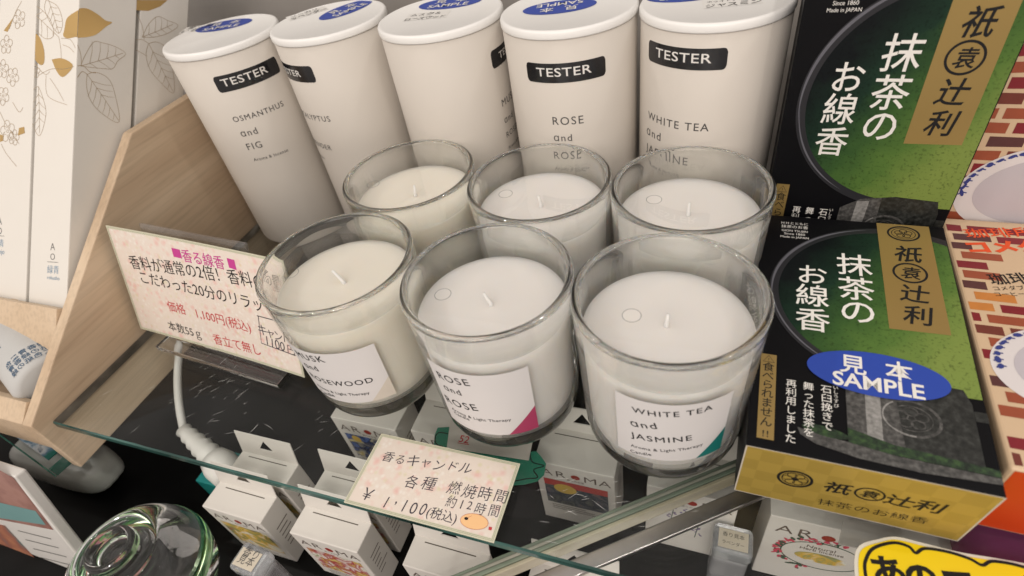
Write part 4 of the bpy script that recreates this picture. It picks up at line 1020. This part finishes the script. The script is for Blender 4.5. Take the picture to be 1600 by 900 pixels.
mb = MB(); ZQ = Plane((0, 0, -.0285), (1, 0, 0), (0, 1, 0)); uv = [ZQ.px(p) for p in [(704, 655), (698, 699), (826, 719), (832, 690)]]
mb.prism([tuple(p) for p in uv], -.0290, -.0285, axis=2); write(mb, ZQ, '52', (716, 690), (731, 693), 1, h=.0001, bold=.01); ribbon(mb, ZQ, [ZQ.px(p) for p in [(715, 692), (733, 695)]], .0004, 1, .0001)
mb.build('price_slip', [mat('slip_paper', (.62, .57, .52), .5), red], r)
# teal carton at the back left of the cartons
mb = MB(); c = atz((318, 752), -.075); mb.box((c[0]-.004, c[1]-.002, -.1148), (c[0]+.030, c[1]+.024, -.072), bev=.0006)
tag(mb.build('small_box', [mat('teal_card', lin(15, 120, 118), .45)]), 'small teal carton behind the leftmost aroma carton', 'box')

# sample bottles
def bottle(c, label, lines, rot):
    r = thing('sample_bottle', (c[0], c[1], -.1148), label, 'bottle', 'small clear sample bottles')
    ca, sa = math.cos(rot), math.sin(rot); MM = np.array([[ca, -sa, 0], [sa, ca, 0], [0, 0, 1]]); O = np.array([c[0], c[1], 0])
    mb = MB(); mb.box((-.0095, -.0075, -.1146), (.0095, .0075, -.0760), bev=.003, seg=4, M=MM, O=O)
    mb.build('body', mat('frost_plastic', (.62, .62, .64), .25, **{'Transmission Weight': .7, 'IOR': 1.45}), r)
    mb = MB(); mb.box((-.0102, -.0082, -.0755), (.0102, .0082, -.0640), bev=.003, seg=4, M=MM, O=O)
    mb.build('cap', mat('clear_cap', (.72, .74, .76), .18, **{'Transmission Weight': .75, 'IOR': 1.45}), r)
    S = Plane(O+MM@np.array([-.0075, -.0060, -.0637]), MM[:, 0], MM[:, 1]); mb = MB()
    strip(mb, S, 0, .015, lambda u: 0, lambda u: .0105, 0, 0.0); 
    for i, s in enumerate(lines): glyphs(mb, S, s, (.002, .0065-.0042*i), (.013, .0065-.0042*i), 1, .0001)
    mb.build('label', [mat('bottle_label', (.60, .54, .44), .5), ink_grey], r, flip=False)
b_ = atz((388, 872), -.064); bottle(b_, 'clear capped sample bottle in front of the left aroma cartons', ('香り', '見本'), -.05)
b_ = atz((1146, 842), -.064); bottle(b_, 'clear capped sample bottle in front of the lavender carton', ('香り見本', 'ラベンダー'), -.02)

# white cord with plug
r = thing('power_cord', tuple(atz((290, 690), -.07)), 'white power cord with ribbed plug under the glass shelf', 'cord')
P0 = atz((252, 528), -.022); P1 = atz((270, 600), -.040); P2 = atz((287, 672), -.060)
P0[0] = max(P0[0], .008)
mb = MB(); pts = []
for i in range(17):
    t = i/16; pts.append(tuple(P0*(1-t)**2+2*P1*t*(1-t)*1.0+P2*t*t))
mb.tube([tuple(P0+np.array([-.002, .05, -.03]))]+pts, .0027, 14); mb.build('cable', mat('white_pvc', (.68, .67, .64), .4), r)
mb = MB(); Q = atz((335, 718), -.068); q = []; rd = []
for i in range(11): t = i/10; q.append(tuple(P2*(1-t)+Q*t)); rd.append((.0042 if i % 2 else .0056)+.0034*t)
mb.tube(q, rd, 16); e_ = Q-P2; e_ /= np.linalg.norm(e_); mb.tube([tuple(Q-e_*.001), tuple(Q+e_*.006), tuple(Q+e_*.018), tuple(Q+e_*.02)], [.0095, .0115, .011, .007], 16)
mb.build('plug', MATS['white_pvc'], r)

# yellow speech-bubble sign lying on the shelf at the lower right
YP = Plane((0, 0, .0016), (1, 0, 0), (0, 1, 0)); r = thing('pop_sign', tuple(atz((1480, 890), .001)), 'bright yellow speech bubble sign with black hand lettering at the lower right', 'sign')
out = smooth([(1348, 960), (1337, 905), (1336, 868), (1346, 850), (1372, 842), (1400, 838), (1440, 847), (1500, 862), (1560, 872), (1620, 884), (1680, 905), (1690, 960)], 6)
uv = [tuple(YP.px(p)) for p in out]; mb = MB(); mb.prism(uv, .0004, .0012, axis=2, mi=0)
inn = smooth([(1352, 960), (1343, 905), (1342, 870), (1351, 855), (1376, 847), (1400, 843), (1440, 852), (1500, 867), (1560, 877), (1620, 890), (1674, 909), (1682, 960)], 6)
poly(mb, YP, [YP.px(p) for p in inn], 1, -.0002)
ribbon(mb, YP, [YP.px(p) for p in smooth([(1366, 960), (1352, 895), (1354, 872), (1366, 856), (1396, 848), (1420, 854), (1431, 864), (1445, 857), (1480, 862), (1515, 873), (1535, 883), (1552, 877), (1600, 886), (1680, 915)])], .0012, 2, 0)
char(mb, YP, 'あ', YP.px((1388, 893)), .0135, 2, 0, .18, .03); char(mb, YP, 'の', YP.px((1440, 902)), .0125, 2, 0, .18, .04); char(mb, YP, 'コ', YP.px((1500, 912)), .0125, 2, 0, .18, .05); char(mb, YP, 'メ', YP.px((1560, 925)), .0125, 2, 0, .18, .05)
mb.build('sign_board', [mat('laminate', (.70, .68, .60), .2), mat('pop_yellow', lin(235, 205, 20), .35), ink], r)

# white receipt slip and purple pouch at the right
mb = MB(); RP = Plane((0, 0, -.026), (1, 0, 0), (0, 1, 0)); uv = [tuple(RP.px(p)) for p in [(1318, 812), (1450, 832), (1640, 862), (1640, 905), (1470, 880), (1310, 850)]]
mb.prism(uv, -.0268, -.026, axis=2); write(mb, RP, '香り見本', (1478, 842), (1540, 856), 1, h=.0001, bold=-.01)
tag(mb.build('paper_slip', [mat('slip_white', (.58, .54, .50), .45), ink_grey]), 'thin white paper slip under the gold end of the lying box', 'paper')
mb = MB(); bm = bmesh.new(); bmesh.ops.create_cube(bm, size=1); bmesh.ops.subdivide_edges(bm, edges=bm.edges[:], cuts=8, use_grid_fill=True)
c = np.array([.530, .062, -.062])
for v in bm.verts:
    x, y, z = v.co; f = 1-.55*abs(2*x)**4*abs(2*z)**2; v.co = (c[0]+x*.080, c[1]+y*.060*(.5+.5*math.sqrt(max(0, 1-(2*x)**2*.7)))+.003*math.sin(z*20+x*9), c[2]+z*.100+.003*math.sin(x*14))
mb.bm(bm, 0, smooth=True); bm.free()
tag(mb.build('pouch', [mat('purple_film', lin(125, 60, 100), .22, var=.25, scale=40, coat=.4)]), 'shiny purple pouch under the brick print box', 'pouch')

# ---------------------------------------------------------------- lower left corner
ex = np.array([.983, -.184, 0]); ey = np.array([.184, .983, 0]); O = np.array([-.0275, -.0160, -.0500])
r = thing('glass_shelf', tuple(O), 'lower left glass shelf with thick teal edge under the wooden rack', 'shelf')
mb = MB(); MM = np.stack([ex, ey, np.array([0, 0, 1.])], 1)
mb.box((-.30, 0, -.0002), (0, .22, 0), M=MM, O=O+np.array([0, 0, .008])); mb.build('pane', shelf_clear, r)
mb = MB(); mb.box((-.30, -.001, -.0005), (.001, .0, .0078), bev=.0002, M=MM, O=O); mb.box((0.0002, 0.0004, -.0005), (.0012, .012, .0078), bev=.0002, M=MM, O=O); mb.build('polished_edge', ramp_mat('teal_edge', [lin(20, 75, 60), lin(70, 130, 115), lin(150, 185, 175)], 70, .1, contrast=(.3, .8)), r)
mb = MB(); mb.box((-.20, .004, .0002), (-.006, .045, .0012), M=MM, O=O+np.array([0, 0, .0082])); 
tag(mb.build('reflection_card', [ramp_mat('sky_reflection', [lin(60, 130, 120), lin(120, 150, 175), lin(200, 212, 222), lin(225, 228, 230), lin(90, 110, 130)], 45, .25, detail=6, dist=.8, stretch=(1, 2, 1))]), 'added card painted with a sky reflection on the lower left glass shelf', 'reflection_card')  # added card, a blue and white reflection is put into its colour
# framed leaflet box leaning back
pA = atx((22, 746), 0); pB = atx((150, 905), 0); vv = pA-pB
LP = Plane(pB, (1, 0, 0), vv); hgt = np.linalg.norm(vv); 0 and print('leaflet', pA, pB, hgt)
r = thing('leaflet_box', tuple(pB), 'white leaflet box with brown and teal photographs at the lower left', 'box')
mb = MB(); MMx = np.stack([LP.u, -LP.n, LP.v], 1); mb.box((-.20, 0, -.001), (.0, .007, hgt), 0, bev=.0012, M=MMx, O=LP.o)
polypx(mb, LP, [(-60, 700), (22, 747), (84, 828), (-60, 800)], 1); polypx(mb, LP, [(-60, 783), (0, 785), (56, 798), (72, 820), (-60, 800)], 2, .0002)
polypx(mb, LP, [(-40, 812), (8, 821), (70, 888), (-40, 866)], 3)
for i in range(4): ribbon(mb, LP, [LP.px((28+i*12, 829+i*14)), LP.px((80+i*12, 842+i*14))], .0009, 4)
mb.build('box', [mat('leaflet_white', (.70, .68, .65), .3), ramp_mat('photo_brown', [lin(120, 80, 75), lin(170, 130, 120), lin(150, 110, 95)], 25, .25), mat('photo_teal', lin(120, 160, 160), .25), ramp_mat('photo_landscape', [lin(70, 50, 40), lin(190, 130, 100), lin(160, 105, 90), lin(110, 130, 130)], 40, .25, detail=6), ink_grey], r)
# grey rounded pouch
c = atz((100, 745), -.088); bm = bmesh.new(); bmesh.ops.create_uvsphere(bm, u_segments=28, v_segments=16, radius=1)
for v in bm.verts:
    x, y, z = v.co; s_ = lambda t: math.copysign(abs(t)**.6, t); v.co = (c[0]-.022+s_(x)*.050, c[1]+.014+s_(y)*.018, c[2]-.008+s_(z)*.0180)
mb = MB(); mb.bm(bm, 0, smooth=True); bm.free()
tag(mb.build('soft_pouch', [mat('grey_pouch', (.72, .73, .70), .35, var=.1)]), 'pale grey rounded pouch in shadow under the wooden rack', 'pouch')
# cut-glass dish on a foot
dc = (.0625, -.0460); zc = -.0795
r = thing('crystal_jar', (dc[0], dc[1], -.1148), 'thick round clear crystal jar with a ringed centre and green glints at the lower left', 'jar')
prof = [(0, -.0345), (.020, -.0350), (.027, -.0335), (.033, -.0270), (.0375, -.0180), (.0402, -.0060), (.0405, .0030), (.0394, .0110), (.0370, .0180), (.0335, .0235), (.0295, .0270), (.0255, .0288), (.0232, .0288), (.0215, .0276), (.0200, .0250), (.0180, .0240), (.0160, .0255), (.0148, .0300), (.0143, .0345), (.0135, .0372), (.0120, .0380), (.0105, .0370), (.0095, .0335), (.0080, .0305), (.0060, .0300), (.0040, .0315), (0, .0325)]
mb = MB(); mb.revolve(prof, (dc[0], dc[1], zc), 96); mb.build('body', glass_mat('crystal', (.985, 1, .99), 0, 1.52), r)
mb = MB(); mb.revolve([(.0405, -.0040), (.0410, -.0010), (.0412, .0030), (.0408, .0070), (.0400, .0100), (.0396, .0100), (.0404, .0030)], (dc[0], dc[1], zc), 96, close=True); mb.build('green_glint_band', glass_mat('green_glint_tint', (.62, .97, .60), .12, 1.5, film=520), r)  # added ring, its green tint stands in for glints on the rim
mb = MB(); mb.revolve([(0, 0), (.020, 0), (.020, .0004), (0, .0004)], (dc[0]+.006, dc[1]-.006, -.1146), 40)
mb.build('glint_disc', ramp_mat('painted_glints', [lin(120, 235, 110), lin(235, 240, 235), lin(240, 90, 130), lin(120, 230, 120), lin(60, 60, 60), lin(235, 215, 160)], 38, .25, metal=.6, contrast=(.32, .68), dist=1.5), r)  # added disc under the jar, coloured glints are painted on it
print('built', len(bpy.data.objects))
